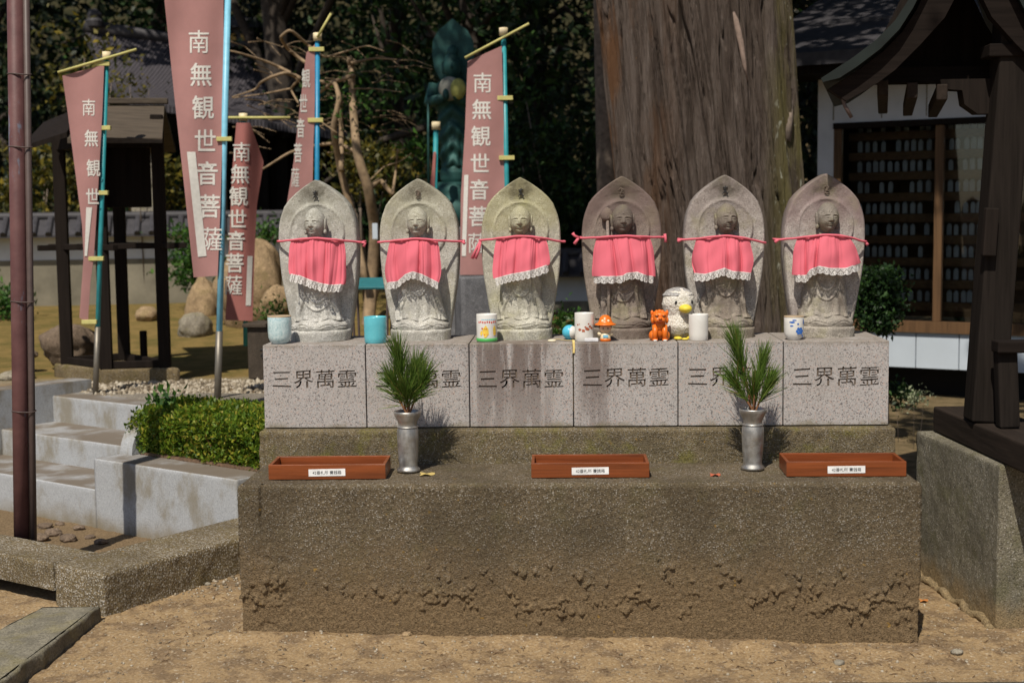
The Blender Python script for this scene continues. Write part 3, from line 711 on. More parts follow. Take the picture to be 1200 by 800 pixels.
SM = [stone_mat('statue stone grey', (.5, .485, .45), .35, (.36, .34, .24), .15, (.25, .23, .19), .3, ((.22, .21, .13), .3)),
      stone_mat('statue stone yellowish', (.5, .48, .435), .35, (.36, .33, .18), .25, (.27, .24, .18), .3, ((.26, .24, .12), .4)),
      stone_mat('statue stone greenish', (.48, .46, .39), .3, (.35, .33, .15), .42, (.25, .22, .15), .3, ((.3, .27, .1), .5)),
      stone_mat('statue stone brown', (.3, .25, .215), .3, (.24, .2, .13), .3, (.13, .095, .08), .7, ((.15, .105, .095), .85)),
      stone_mat('statue stone mauve', (.45, .42, .385), .55, (.26, .23, .12), .4, (.2, .16, .14), .4, ((.2, .155, .145), .6)),
      stone_mat('statue stone mauve top', (.46, .42, .39), .45, (.3, .28, .16), .3, (.22, .17, .155), .4, ((.2, .14, .135), .85))]
HEADD = plain('dark weathered head', (.13, .1, .085), .9, var=.25, scale=60)
SLX = [374.5, 492, 611, 728.5, 848, 964.5]; TURN = [-12, -3, -2, 4, 12, 10]; TILT = [-1.0, -.4, -.2, .2, .6, 1.0]
SL = ['grey stone statue with head turned slightly left, leftmost of the row',
      'pale stone statue between the turquoise cup and the picture cup',
      'yellow-green tinged stone statue beside the red banner, third from the left',
      'brown sooty stone statue with a dark face holding a thin staff',
      'stone statue beside the plain white cup, in front of the big trunk, its head dark',
      'stone statue with purplish pointed top beside the blue flowered cup, right end of the row']
YS = .2; SX = []
SEED = [[[(-8, 12), (0, 10), (8, 13)], [(1, 17), (0, 9), (-4, 4), (4, 2)], [(4, 2), (-6, -5), (3, -4)], [(2, -2), (8, -8), (7, -13)], [(-6, -6), (-9, -12)]],
        [[(-9, 6), (-2, 13), (7, 8), (2, 1), (-7, 2)], [(0, 15), (1, 4), (-3, -8)], [(-8, -3), (1, -1), (9, -5)], [(-6, -9), (2, -12), (8, -10)], [(6, 4), (9, -2)]]]
for i in range(6):
    cx = float(at(SLX[i], 300, YS)[0]); SX.append(cx)
    t = thing('stone_statue', SL[i], 'statue', (cx, YS, ZB + .0016), 0, 'six stone statues on the granite blocks')
    t.rotation_euler = (0, R_(TILT[i]), 0)
    V, F = slab_mesh(i*3.7); npmesh('backing_slab', V, F, SM[i], t, 'auto')
    V, F = figure_mesh(i+1, R_(TURN[i]), i == 3); fo = npmesh('figure', V, F, SM[i], t, True)
    if i in (3, 4, 5): fo.data.materials.clear(); fo.data.materials.append(stone_mat('figure stone %d' % i, [(.24, .2, .17), (.31, .27, .225), (.36, .325, .28)][i-3], .3, (.27, .25, .13), .45, (.15, .115, .095), .55, ((.12, .095, .08), (.75, .6, .45)[i-3])))
    m = MB()
    for st in SEED[i % 2]: m.tube([(x*.001+.002*(i % 3-1), .0035 - .012*abs(z)/30*.0, z*.001+.474) for x, z in st], [.0012]+[.0026]*(len(st)-2)+[.001], 6)
    m.build('seed_mark', INK if i % 2 == 0 else ENGRAVE, t)
    if i == 3:
        m = MB(); m.tube([(-.046, -.071, .05), (-.046, -.064, .14), (-.046, -.03, .21), (-.048, -.026, .41)], .0055, 10); m.lathe([(.012, -.014), (.02, -.004), (.021, .012), (.012, .024), (.003, .03)], (-.05, -.024, .395), 16, 1, .6); m.build('staff', SM[3], t, True)

# ================================================================== bibs
BB = [dict(cord=[(325.5, 283), (342, 281.5), (369, 278.5), (398, 281.5), (424, 284)], top=(341, 403), bot=[(341, 321), (351.5, 323), (364.6, 328.6), (377.7, 332.5), (388, 334), (402.7, 333)], lace=(-2.2, 9), tail=[[(424, 284), (428, 285), (426, 289)]]),
      dict(cord=[(443, 284), (460, 282.5), (489, 279), (512, 282), (542, 283)], top=(457, 513), bot=[(454, 331), (465.7, 329.9), (475, 321.4), (483.7, 318.2), (494.4, 321.4), (505, 326.7), (513.5, 331)], lace=(-.3, 8.5), tail=[[(542, 283), (545, 286)]]),
      dict(cord=[(562, 282), (583, 279.5), (611, 276), (637, 279), (661, 284)], top=(582, 639), bot=[(580, 326.5), (590, 323.5), (600, 321), (612, 319), (626, 316), (642, 310)], lace=(1.3, 9), tail=[[(563, 283), (558, 292), (553, 303)], [(563, 283), (561, 294), (557, 303)]]),
      dict(cord=[(678, 279), (700, 278.5), (731, 276), (761, 278), (779, 278)], top=(699.5, 761.5), bot=[(696, 323.5), (711, 324), (729, 323.5), (734.6, 320), (747, 318.7), (755, 322), (766, 324)], lace=(-.5, 8.5), tail=[[(679, 279), (673, 276), (671, 273)], [(678, 279), (673, 286)], [(779, 274), (780, 279), (780, 284)]]),
      dict(cord=[(797, 281), (818, 280), (850, 275.5), (876, 279.5), (897, 285)], top=(816, 878), bot=[(813.4, 320), (825.7, 321.4), (838, 318), (849, 314), (858.7, 318), (869.7, 318.7), (880, 320)], lace=(-1, 9), tail=[[(798, 281), (794, 283)]]),
      dict(cord=[(911, 281), (936, 279), (968, 274.5), (993, 277), (1015, 284)], top=(934.5, 994), bot=[(930, 322), (944.4, 322.8), (949.6, 315.7), (960, 311.8), (973, 314.4), (991.6, 314.4), (1007, 308)], lace=(1, 8.5), tail=[[(1014, 284), (1017, 287)], [(912, 281), (908, 284)]])]
BLAB = ['pink-red bib with its lace hem sloping down to the right, on the leftmost statue',
        'pink-red bib with lace hem raised mid-way, on the statue beside the turquoise cup',
        'pink-red bib tilted up to the right with cord tails hanging left, on the yellow-green statue',
        'pink-red bib with a nearly level lace hem, on the brown sooty statue with staff',
        'pink-red bib on the statue by the plain white cup, lace hem peaked in the middle',
        'pink-red bib swept up to the right, on the statue beside the blue flowered cup']
def yb(x, cx, v): return YS - .006 - .064*np.sqrt(np.clip(1-((x-cx)/.112)**2, 0, 1)) - .012*v
for i, b in enumerate(BB):
    cx = SX[i]; rnd = np.random.default_rng(40+i)
    t = thing('bib', BLAB[i], 'bib', (cx, YS-.07, ZB+.26), 0, 'pink bibs tied on the statues', True)
    cpx = np.array(b['cord'], float); bot = np.array(b['bot'], float); nu, nv = 150, 60
    u = np.linspace(0, 1, nu); s = np.linspace(0, 1, len(bot)); 
    bs = np.stack([np.interp(u, s, bot[:, 0]), np.interp(u, s, bot[:, 1])], -1)
    for _ in range(2):
        bs[1:-1] = bs[1:-1]
    k = np.hanning(15); k /= k.sum(); bs = np.stack([np.convolve(np.pad(bs[:, q], 7, 'reflect', reflect_type='odd'), k, 'valid') for q in (0, 1)], -1)
    tx = np.interp(u, [0, 1], b['top']); ty = np.interp(tx, cpx[:, 0], cpx[:, 1]) + .3
    ty = np.convolve(np.pad(ty, 7, 'edge'), k, 'valid')
    ph = rnd.uniform(0, 6.28, 8); wob = .06*np.sin(u*9+ph[0]) + .04*np.sin(u*21+ph[1])
    nf = rnd.uniform(2.6, 4.2); sk = rnd.uniform(-.25, .25); bc, bw = rnd.uniform(.35, .65), rnd.uniform(.12, .22)
    def fold(u, v):
        q_ = u + wob*(1-.3*v) + sk*(u-.5)*v
        big = np.abs(np.sin(np.pi*nf*q_+ph[2]))**.8 - .6; sec = np.abs(np.sin(np.pi*(nf*1.9)*q_+ph[4]))**.7 - .55
        gat = np.abs(np.sin(2*np.pi*5.3*(u+1.3*wob)+ph[3]))**.7 - .5
        e = .5+.5*np.sin(2*np.pi*1.3*u+ph[1])
        return .026*big*v**.6*(.45+.55*e) + .006*sec*v**.5*(1-.7*e) + .0042*gat*(1-v)**1.6*min(1, v*8+.2) + .006*gs((u-bc), bw)*gs(v-.55, .3) + .0008*np.sin(2*np.pi*(2.1*u+1.6*v)+ph[6])
    P = np.zeros((nv, nu, 3))
    bul = .6*np.sin(np.pi*np.linspace(0, 1, nv))
    for j, v in enumerate(np.linspace(0, 1, nv)):
        px = tx + (bs[:, 0]-tx)*v**.85 + 3.2*(u-.5)*2*math.sin(math.pi*min(1, v*.9))*np.abs((u-.5)*2)**2 + 1.1*np.sin(v*7+ph[0]+u*3)*np.abs((u-.5)*2)**3*v; py = ty + (bs[:, 1]-ty)*v
        x0 = np.array([at(px[q], py[q], YS-.06)[0] for q in range(nu)])
        Y = yb(x0, cx, v) - fold(u, v) - .0025 - .009*v**.6
        P[j] = [at(px[q], py[q], Y[q]) for q in range(nu)]
    V = np.concatenate([P.reshape(-1, 3), (P+np.array([0, .0016, 0])).reshape(-1, 3)]); F = np.concatenate([grid_faces(nv, nu), grid_faces(nv, nu, False, nv*nu)[:, ::-1]])
    npmesh('cloth', V, F, BIB, t, True)
    # lace
    nl, nw = 240, 13; ul = np.linspace(0, 1, nl); L = np.zeros((nw, nl, 3)); dx, dy = b['lace']
    lx, ly = np.interp(ul, u, bs[:, 0]), np.interp(ul, u, bs[:, 1]); wobl = np.interp(ul, u, wob)
    Yl = np.interp(ul, u, P[-1, :, 1]); ns = 11
    sc = .78 + .22*np.abs(np.sin(np.pi*ns*ul))**.7
    for j, w in enumerate(np.linspace(-.06, 1, nw)):
        px = lx + dx*w*sc; py = ly + dy*w*sc
        Y = Yl - .0022 - .004*w*np.sin(ul*2*np.pi*9+ph[5]) - .002*w*np.sin(ul*2*np.pi*23+ph[6]) - .002*w
        L[j] = [at(px[q], py[q], Y[q]) for q in range(nl)]
    F = grid_faces(nw, nl); r, c = np.divmod(np.arange(len(F)), nl-1)
    zz_ = np.abs(((c/8.) % 2)-1)*5+3; hole = ((np.abs(r-zz_) < .9) & (c % 3 != 0)) | ((r == 2) & (c % 4 < 2)) | ((r == 9) & (c % 5 < 2))
    npmesh('lace_trim', L.reshape(-1, 3), F[~hole], LACE, t, True)
    # cord, round the back of the slab as well
    pts = []; cpd = np.stack([np.interp(np.linspace(0, 1, 40), np.linspace(0, 1, len(cpx)), cpx[:, q]) for q in (0, 1)], -1)
    cpd[:, 1] = np.convolve(np.pad(cpd[:, 1], 4, 'edge'), np.ones(9)/9, 'valid') + .0
    for q, (px, py) in enumerate(cpd):
        x0 = at(px, py, YS-.05)[0]; f = np.clip(1-((x0-cx)/.133)**2, 0, 1)
        # straight from the slab's edge to the shoulder, then over the chest
        Y = YS - .004 - .068*np.clip((1-abs(x0-cx)/.133)*1.75, 0, 1)**.9 - .004
        p = at(px, py, Y); p[2] += .0004*math.sin(q*.9+ph[7]); pts.append(p)
    e0, e1 = pts[0], pts[-1]
    ring = [(e1[0]+.003, YS+.03, e1[2]), (e1[0], YS+.095, e1[2]), (cx, YS+.1, e1[2]), (e0[0], YS+.095, e0[2]), (e0[0]-.003, YS+.03, e0[2])]
    m = MB(); m.tube(pts+ring+[pts[0]], .0038, 8)
    for tl in b['tail']:
        m.tube([at(x, y, YS-.012) for x, y in tl], [.0048]+[.0042]*(len(tl)-2)+[.0055], 8)
    m.build('tie_cord', BIB, t, True)

# ================================================================== left court: kerb, slab, steps, planter
k = rough_block('kerb', [(-1.478, -.155), (-1.0, .545), (-1.22, .70), (-1.683, -.02)], -.05, .142, KERB, None, .009, .005, 30, .012)
tag(k, 'low washed-gravel kerb running from the slab up to the pedestal', 'kerb', kind='thing')
k = rough_block('kerb', [(-1.692, -.012), (-1.59, .14), (-2.4, .635), (-2.5, .48)], .05, .14, KERB, None, .009, .004, 30, .012)
tag(k, 'cracked-off end of low gravel kerb at the foot of the rusty pole', 'kerb', kind='thing')
k = rough_block('stone_slab', [(-1.86, -1.3), (-1.52, -1.3), (-1.477, -.19), (-1.66, -.2)], -.03, .052, SLABM, None, .01, .014, 11, .008)
tag(k, 'flat grey-green stone slab lying on the dirt below the kerb corner', 'stone slab', kind='thing')
w = rough_block('planter_wall', [e12(0, 0), e12(.83, 0), e12(.86, .52), e12(0, .52)], -.05, .287, WHITEC, None, .012, .0012, 20, .008)
tag(w, 'pale grey concrete planter wall under the clipped hedge', 'planter', kind='thing')
st = thing('stone_steps', 'three pale concrete steps with rounded side walls beside the hedge planter', 'steps', (*e12(-.5, 0), 0), 0, None, True)
for kz, z in enumerate((.16, .28, .405)):
    rough_block('step', [e12(-1.06, .285*kz), e12(-.004, .285*kz), e12(-.004, .285*kz+.32), e12(-1.06, .285*kz+.32)], -.05+.1*kz, z, WHITEC, st, .014, .0015, 20, .008)
for a0, a1, b0, b1, zt in ((.0, .075, .13, .78, .44), (-1.2, -1.062, -.03, .8, .46)):
    n = 14; r = .16 if a0 == 0 else .30; prof = [(b0, .0 if a0 < 0 else .2885)] + [(b0+r*(1-math.cos(q*math.pi/2/n)), zt-r+r*math.sin(q*math.pi/2/n)) for q in range(n+1)] + [(b1, zt), (b1, .0 if a0 < 0 else .2885)]
    V = [(*e12(a0, b), z) for b, z in prof] + [(*e12(a1, b), z) for b, z in prof]; m_ = len(prof)
    m = MB(); m.add(V, [tuple(range(m_)), tuple(range(2*m_-1, m_-1, -1))] + [(i+m_, (i+1) % m_+m_, (i+1) % m_, i) for i in range(m_)]); m.build('side_wall', WHITEC, st)
SOIL = plain('dark leaf litter soil', (.1, .06, .035), .95, var=.5, scale=90, bump=.8, bscale=120)
sl = rough_block('planter_soil', [e12(.09, .16), e12(.80, .15), e12(.82, .48), e12(.09, .48)], .27, .297, SOIL, None, .012, .004, 30, .01, topamp=.012); sl['kind'] = 'structure'
# clipped hedge
hd = thing('hedge', 'clipped bright green box-shaped hedge in the concrete planter', 'hedge', (*e12(.42, .3), .29), 0, None, True)
q = RNG.random((46000, 3)); ab = np.stack([-.015+.83*q[:, 0], .15+.36*q[:, 1], q[:, 2]], -1)
dd = np.minimum.reduce([q[:, 0]*.83, (1-q[:, 0])*.83, q[:, 1]*.36, (1-q[:, 1])*.36, (1-q[:, 2])*.23])
bmp = .03*fbm(np.stack([q[:, 0]*.83, q[:, 1]*.36, q[:, 2]*.23], -1), 11, 3)
keep = (dd + bmp > .008) & (dd < .075)
P = np.stack([A2[0]+E1[0]*ab[:, 0]+E2[0]*ab[:, 1], A2[1]+E1[1]*ab[:, 0]+E2[1]*ab[:, 1], .30 + .19*ab[:, 2]*(1-.35*sst(.06, .0, np.minimum(q[:, 0]*.83, (1-q[:, 0])*.83))) - .03*sst(.55, .82, ab[:, 0]) - .02*sst(.4, .15, q[:, 1]) ], -1)[keep]
leaves('foliage', P, .0195, HEDGE, hd, up=.7, asp=.5)
m = MB()
for _ in range(46):
    a, b = random.uniform(.05, .76), random.uniform(.2, .46); p = Vector((*e12(a, b), .29)); 
    for __ in range(3): m.tube([p, p+Vector((random.uniform(-.05, .05), random.uniform(-.05, .05), random.uniform(.1, .17)))], [.003, .0015], 5)
m.build('twigs', TWIG, hd)
sp = thing('shrub', 'small darker broad-leaved shrub poking up at the left end of the hedge', 'shrub', (*e12(.05, .33), .29), 0, None, True)
c = np.array([*e12(.05, .33), .435]); P = c + RNG.normal(size=(300, 3))*np.array([.038, .04, .04]); leaves('foliage', P, .04, LMID, sp, up=.6)
m = MB(); m.tube([(c[0], c[1], .28), (c[0], c[1], .47)], [.006, .003], 6); m.build('stem', TWIG, sp)
# rusty pole and conduit
b = np.array([-1.955, .42, 0.]); tp = at(17.5, -40, b[1]); bt = at(26, 640, b[1])
pl = thing('steel_pole', 'tall rust-red steel pole with a thin brown pipe strapped to it', 'pole', tuple(bt), 0, None, True)
d = (tp-bt); bt2 = bt - d*.05; MB().tube([bt2, bt+d*.3, tp+d*.4], .0278, 28).build('pole_shaft', RUST, pl, True)
p2 = at(39.5, 640, b[1]+.0); t2 = at(30.2, -40, b[1]); dd2 = t2-p2
MB().tube([p2-dd2*.05, p2+dd2*.3, t2+dd2*.4], .0115, 14).build('pipe', PIPE, pl, True)
for f in (.165, .29, .755, .56):
    c = bt + d*(1-f)*.98; c2 = p2+dd2*(1-f)*.98; m = MB()
    xl, xr = min(c[0], c2[0])-.0295, max(c[0], c2[0])+.0135
    m.tube([Vector(((xl+xr)/2+(xr-xl)/2*math.cos(a), c[1]+.030*math.sin(a)*(1 if math.cos(a) < .2 else .8), c[2]+.002*math.sin(2*a))) for a in [2*math.pi*k/28 for k in range(29)]], .0024, 6, False); m.build('strap', PIPE, pl, True)
# rubble in the gutter behind the kerb
for k, (px, py, r) in enumerate([(52, 609, .026), (62, 618, .03), (80, 625, .028), (92, 612, .02), (46, 625, .03), (105, 622, .017), (70, 606, .016), (118, 628, .02)]):
    p = atz(px, py, .03); rock('rubble', ['lump of brown rubble in the gutter behind the kerb'][0], (p[0], p[1], gz(p[0], p[1])+r*.3), (r*1.2, r, r*.6), ROCKD, 'rubble lumps in the gutter', k)
for k, (px, py, r, lab) in enumerate([(477, 749, .011, 'pale yellowish pebble at the foot of the pedestal front'), (1122, 760, .013, 'grey pebble on the dirt below the right concrete wall'), (983, 773, .012, 'flat brown pebble on the dirt in front of the pedestal'), (244, 691, .009, 'whitish pebble beside the low kerb face')]):
    p = atz(px, py, .0); rock('pebble', lab, (p[0], p[1], gz(p[0], p[1])+r*.35), (r*1.3, r, r*.75), ROCKT if k == 0 else ROCKG, None, k+30)

# ================================================================== offerings on the pedestal
def offering_box(cx, y0, rz, lab):
    L, D, H, T = .351, .15, .0445, .009
    t = thing('offering_box', lab, 'offering box', (cx, y0, ZP+.001), rz, 'offering boxes on the ledge')
    MB().box((0, T/2, H/2), (L, T, H), bev=.0012).build('front_board', BOX, t)
    MB().box((0, D-T/2, H/2+.0005), (L, T, H), bev=.0012).build('back_board', BOX, t)
    for s in (-1, 1): MB().box((s*(L/2-T/2), D/2, H/2), (T, D-2*T-.0006, H-.0008), bev=.001).build('side_board', BOX, t)
    MB().box((0, D/2, .006), (L-2*T-.0008, D-2*T-.0008, .006)).build('bottom_board', BOX, t)
    lb = MB().box((0, -.0006, .0208), (.110, .0012, .0215), ry=R_(-.7)).build('paper_label', WHITE, t)
    V, F = glyphs('42番札所 賽銭箱', .0122, 0, 2); npmesh('lettering', np.stack([V[:, 0]*.98, 0*V[:, 0]-.0016, V[:, 1]+.0208+V[:, 0]*.012], -1), F, INK, lb)
    return t
offering_box(-.741, -.288, R_(1.2), 'red-brown wooden offering box on the ledge, leftmost of three, before the first block')
offering_box(.046, -.28, R_(.3), 'red-brown wooden offering box in the middle of the ledge')
offering_box(.803, -.276, R_(-.6), 'red-brown wooden offering box on the ledge right of the right pine vase')

def vase(cx, cy, lab):
    t = thing('flower_vase', lab, 'vase', (cx, cy, ZP+.0015), 0, 'aluminium vases on the ledge')
    o = [(.0, .0), (.033, 0), (.036, .003), (.0355, .008), (.029, .014), (.028, .02), (.0315, .06), (.0335, .10), (.0328, .128), (.029, .139), (.0283, .146), (.031, .156), (.0405, .174), (.0425, .183), (.0418, .187)]
    i = [(.0395, .186), (.037, .178), (.028, .155), (.0265, .145), (.03, .12), (.028, .05), (0, .03)]
    MB().lathe(o+i, n=48).build('vase_body', ALU, t, True)
    MB().lathe([(.0292, .135), (.0325, .1365), (.0325, .1395), (.0292, .141)], n=48).build('collar', ALU, t, True)
    return t
vx = [float(at(478.5, 540, -.165)[0]), float(at(882, 540, -.155)[0])]
vase(vx[0], -.165, 'dull aluminium flower vase on the ledge beside the left offering box')
vase(vx[1], -.155, 'dull aluminium flower vase on the ledge left of the right offering box')
def pine(cx, cy, shoots, lab, sc=1.17):
    shoots = [(tuple(q*(sc if k != 2 else 1) for k, q in enumerate(b)), tuple(q*sc for q in e), int(n*.85), ln*1.06, spread) for b, e, n, ln, spread in shoots]
    t = thing('pine_sprig', lab, 'pine branch', (cx, cy, ZP+.15), 0, 'pine sprigs in the vases')
    V = []; F = []; m = MB()
    for (b, e, n, ln, spread) in shoots:
        b, e = Vector(b), Vector(e); ax = (e-b).normalized(); x = ax.orthogonal().normalized(); y = ax.cross(x)
        mid = b.lerp(e, .5) + Vector((random.uniform(-.006, .006), random.uniform(-.006, .006), 0))
        m.tube([(b.x*.3, b.y*.3, -.06), b, mid, e], [.003, .0035, .003, .002], 6)
        for k in range(n):
            f = random.random()**.7; p = b.lerp(e, .25+.75*f); th = random.uniform(0, 6.283); an = R_(random.uniform(6, spread*(1.15 if random.random() < .8 else 1.7)))*(1.15-.5*f)
            d = (ax*math.cos(an) + (x*math.cos(th)+y*math.sin(th))*math.sin(an)); l = ln*random.uniform(.75, 1.12)
            d2 = (d + Vector((random.uniform(-.1, .1), random.uniform(-.1, .1), random.uniform(-.12, .05)))).normalized()
            s = d.orthogonal().normalized(); s2 = d.cross(s); o = len(V); w = .00115
            q1 = p + d*l*.5; q2 = p+d*l*.5+d2*l*.5
            for c, ww in ((p, w), (q1, w), (q2, w*.3)):
                for a in (0, 2.094, 4.188): V.append(c + (s*math.cos(a)+s2*math.sin(a))*ww)
            for r in (0, 3):
                for a in range(3): F.append((o+r+a, o+r+(a+1) % 3, o+r+3+(a+1) % 3, o+r+3+a))
    npmesh('needles', np.array([v[:] for v in V]), np.array(F), NEEDLE, t, True); m.build('twig', TWIG, t, True); return t
pine(vx[0], -.165, [((-.006, 0, .05), (-.02, -.005, .175), 300, .085, 34), ((.002, .01, .04), (.02, .01, .13), 240, .085, 34), ((0, -.01, .03), (-.035, -.015, .11), 220, .075, 48), ((.005, 0, .03), (.045, -.01, .12), 220, .075, 40), ((0, 0, .03), (0, -.02, .08), 160, .08, 45)],
     'bushy dark green pine sprig fanning out of the left vase')
pine(vx[1], -.155, [((-.008, 0, .06), (-.042, -.005, .195), 330, .085, 30), ((.004, .005, .04), (.022, .005, .14), 220, .085, 24), ((-.004, -.01, .04), (-.045, -.012, .1), 170, .075, 40), ((.006, -.006, .03), (.035, -.012, .09), 170, .08, 32), ((0, 0, .03), (0, -.015, .08), 120, .08, 35)],
     'two-tiered pine sprig leaning left out of the right vase')

# cups -------------------------------------------------------------
def cup(px0, px1, pyt, pyb, Y, mat, lab, prof='straight', rimmat=None):
    p = at((px0+px1)/2, pyb, Y); a, b = at(px0, pyb-12, Y), at(px1, pyb-12, Y); r = (b[0]-a[0])/2; h = (at(px0, pyt, Y)-at(px0, pyb-1.5, Y))[2]
    t = thing('tea_cup', lab, 'cup', (p[0], Y, ZB+.0012))
    if prof == 'straight': o = [(0, 0), (r*.9, 0), (r*.96, .003), (r*.985, .02), (r, h*.6), (r, h-.002), (r*.985, h)]
    else: o = [(0, 0), (r*.62, 0), (r*.66, .003), (r*.86, .010), (r*.97, .022), (r, .04), (r*1.0, h*.7), (r, h-.002), (r*.98, h)]
    i = [(r*.93, h-.0015), (r*.91, h*.6), (r*.8, .014), (0, .010)]
    MB().lathe(o+i, n=48).build('cup_body', mat, t, True)
    if rimmat: MB().lathe([(r*1.004, h-.003), (r*.99, h+.0008), (r*.935, h+.0006)], n=48).build('rim', rimmat, t, True)
    return t, r, h
def glaze(name, stops, sc=60, rough=.2):
    n = NT(name, rough, 0, .5); n.color(n.ramp(n.noise(sc, 5, .65, dist=.6), stops)); return n.m
CUPW = glaze('white porcelain', [(.3, (.66, .64, .6)), (.7, (.74, .73, .7))], 20)
def decal(t, r, items, mat, name):
    """small printed shapes wrapped round a cup: (angle from front, height, polygon of angle,height offsets in metres)"""
    m = MB()
    for a0, z0, poly in items:
        pts = []; rr = r+.0006
        for x, z in poly:
            a = a0 + x/r; pts.append((rr*math.sin(a), -rr*math.cos(a), z0+z))
        c = (sum(p[0] for p in pts)/len(pts), sum(p[1] for p in pts)/len(pts), sum(p[2] for p in pts)/len(pts)); n = len(pts)
        k = rr/math.hypot(c[0], c[1]); c = (c[0]*k, c[1]*k, c[2])
        m.add(pts+[c], [(i, (i+1) % n, n) for i in range(n)])
    return m.build(name, mat, t)
def blob(rx, rz, n=10, j=.25, seed=0):
    g = random.Random(seed); return [(rx*math.cos(6.283*k/n)*(1+g.uniform(-j, j)), rz*math.sin(6.283*k/n)*(1+g.uniform(-j, j))) for k in range(n)]
def rect(w, h): return [(-w/2, -h/2), (0, -h/2), (w/2, -h/2), (w/2, h/2), (0, h/2), (-w/2, h/2)]
cup(314.5, 342, 371, 405, .055, glaze('mottled pale blue glaze', [(.3, (.3, .46, .5)), (.5, (.46, .6, .63)), (.7, (.62, .72, .73))], 110), 'mottled pale blue tea cup at the left end of the blocks', 'round', plain('brown rim glaze', (.45, .34, .22), .4))
cup(427, 453.5, 372, 404.5, .055, glaze('turquoise glaze', [(.3, (.09, .42, .5)), (.7, (.14, .52, .6))], 20), 'plain turquoise cup between the two leftmost statues', 'straight')
t, r, h = cup(558.5, 583, 368, 402.5, .055, CUPW, 'white picture cup with red lettering band and green base', 'straight')
RED = plain('red print', (.6, .05, .03), .4); GRN = plain('green print', (.08, .4, .1), .4); YEL = plain('yellow print', (.8, .55, .08), .4); BLU = plain('blue print', (.2, .5, .7), .4)
m = MB(); m.lathe([(r*.975, .003), (r*1.012, .006), (r*1.012, .0135), (r*.99, .014)], n=48); m.build('green_band', GRN, t, True)
decal(t, r, [(a, .066 + .001*math.sin(a*9), rect(.0042, .006)) for a in np.linspace(-.75, .95, 9)], RED, 'red_print')
decal(t, r, [(a, .074, rect(.0038, .003)) for a in np.linspace(-.4, .9, 8)], BLU, 'blue_print')
decal(t, r, [(-.05, .036, blob(.010, .018, 12, .2, 3)), (.85, .038, blob(.007, .016, 12, .2, 4)), (-.5, .03, blob(.004, .008, 8, .2, 5))], YEL, 'yellow_print')
decal(t, r, [(-.05, .026, rect(.012, .004)), (-.05, .044, rect(.008, .003)), (.85, .03, rect(.008, .004)), (-.4, .046, blob(.003, .003, 7, .2, 8))], RED, 'red_figure_print')
t, r, h = cup(673.5, 696, 366, 401, .055, CUPW, 'off-white cup with small rust-red flower sprays, before the brown statue', 'straight')
decal(t, r, [(a, z, blob(w, w*.8, 8, .35, k)) for k, (a, z, w) in enumerate([(-.5, .04, .005), (-.1, .036, .006), (.3, .042, .0065), (.6, .05, .005), (.85, .044, .005), (.1, .048, .003), (-.75, .055, .003), (-.55, .057, .0025), (.45, .058, .003)])], plain('rust print', (.42, .11, .05), .4), 'flower_print')
cup(807, 830, 368.5, 401, .055, CUPW, 'plain white cup on the second block from the right end', 'straight')
t, r, h = cup(918.5, 942, 370, 399, .055, CUPW, 'white cup with blue flower pattern on the rightmost block', 'round', plain('brown rim glaze 2', (.45, .34, .22), .4))
CB = plain('cobalt print', (.03, .14, .5), .3)
decal(t, r, [(.45+.28*math.cos(k*1.05), .03+.008*math.sin(k*1.05), blob(.0052, .0045, 8, .25, k)) for k in range(6)] + [(.45, .03, blob(.004, .004, 8, .1, 1)), (-.35, .058, blob(.008, .003, 8, .3, 22)), (-.15, .064, blob(.007, .0025, 8, .3, 23)), (-.4, .046, blob(.006, .002, 8, .3, 24)), (.95, .058, blob(.004, .008, 8, .3, 25)), (.25, .052, blob(.003, .003, 8, .3, 26)), (.8, .014, blob(.003, .003, 8, .3, 27))], CB, 'blue_print')

# small offerings -----------------------------------------------------
ORA = plain('orange vinyl', (.72, .16, .015), .35, var=.06); SKIN = plain('doll face', (.72, .5, .34), .5, var=.04); BRN = plain('brown', (.12, .06, .03), .5); YELB = plain('yellow beak', (.75, .6, .06), .5)
p = at(709.5, 401, .045); t = thing('doll_figurine', 'tiny doll figurine in a wide orange hat beside the off-white cup', 'figurine', (p[0], .045, ZB+.0012))
m = MB(); m.lathe([(0, 0), (.013, 0), (.0165, .006), (.0165, .016), (.013, .027), (.007, .03), (0, .031)], n=24, sy=.85)
for s in (-1, 1): m.ell((s*.018, -.003, .024), (.008, .006, .006), 12, 8, Matrix.Rotation(R_(-25*s), 3, 'Y'))
m.build('body', plain('cream vinyl', (.74, .62, .42), .4), t, True)
MB().lathe([(.0, -.001), (.0150, -.001), (.0172, .004), (.0168, .009), (.0145, .0105)], n=24, sy=.85).build('shorts', ORA, t, True)
MB().add(*(lambda q: ([(x, -.0152-.0005, z+.018) for x, z in q], [tuple(range(len(q)))]))([(-.008, -.004), (.008, -.004), (.008, .004), (-.008, .004)])).build('badge', BLU, t)
hd_ = MB().ell((0, -.001, .042), (.0195, .0175, .016), 24, 16).build('head', SKIN, t, True)
for s in (-1, 1): MB().ell((s*.0075, -.0172, .043), (.0018, .0012, .0028), 10, 8).build('eye', INK, hd_, True)
MB().ell((0, .004, .045), (.0208, .017, .016), 20, 12).build('hair', INK, t, True)
MB().lathe([(.0335, .0525), (.0345, .054), (.033, .056), (.024, .060), (.021, .066), (.017, .077), (.009, .0835), (0, .085)], n=32, sy=.9).build('hat', ORA, t, True)
m = MB()
for s in (-1, 1): m.ell((s*.009, -.0165, .0665), (.0045, .002, .0042), 12, 8)
m.build('hat_badges', plain('pale yellow', (.8, .7, .45), .5), t, True)
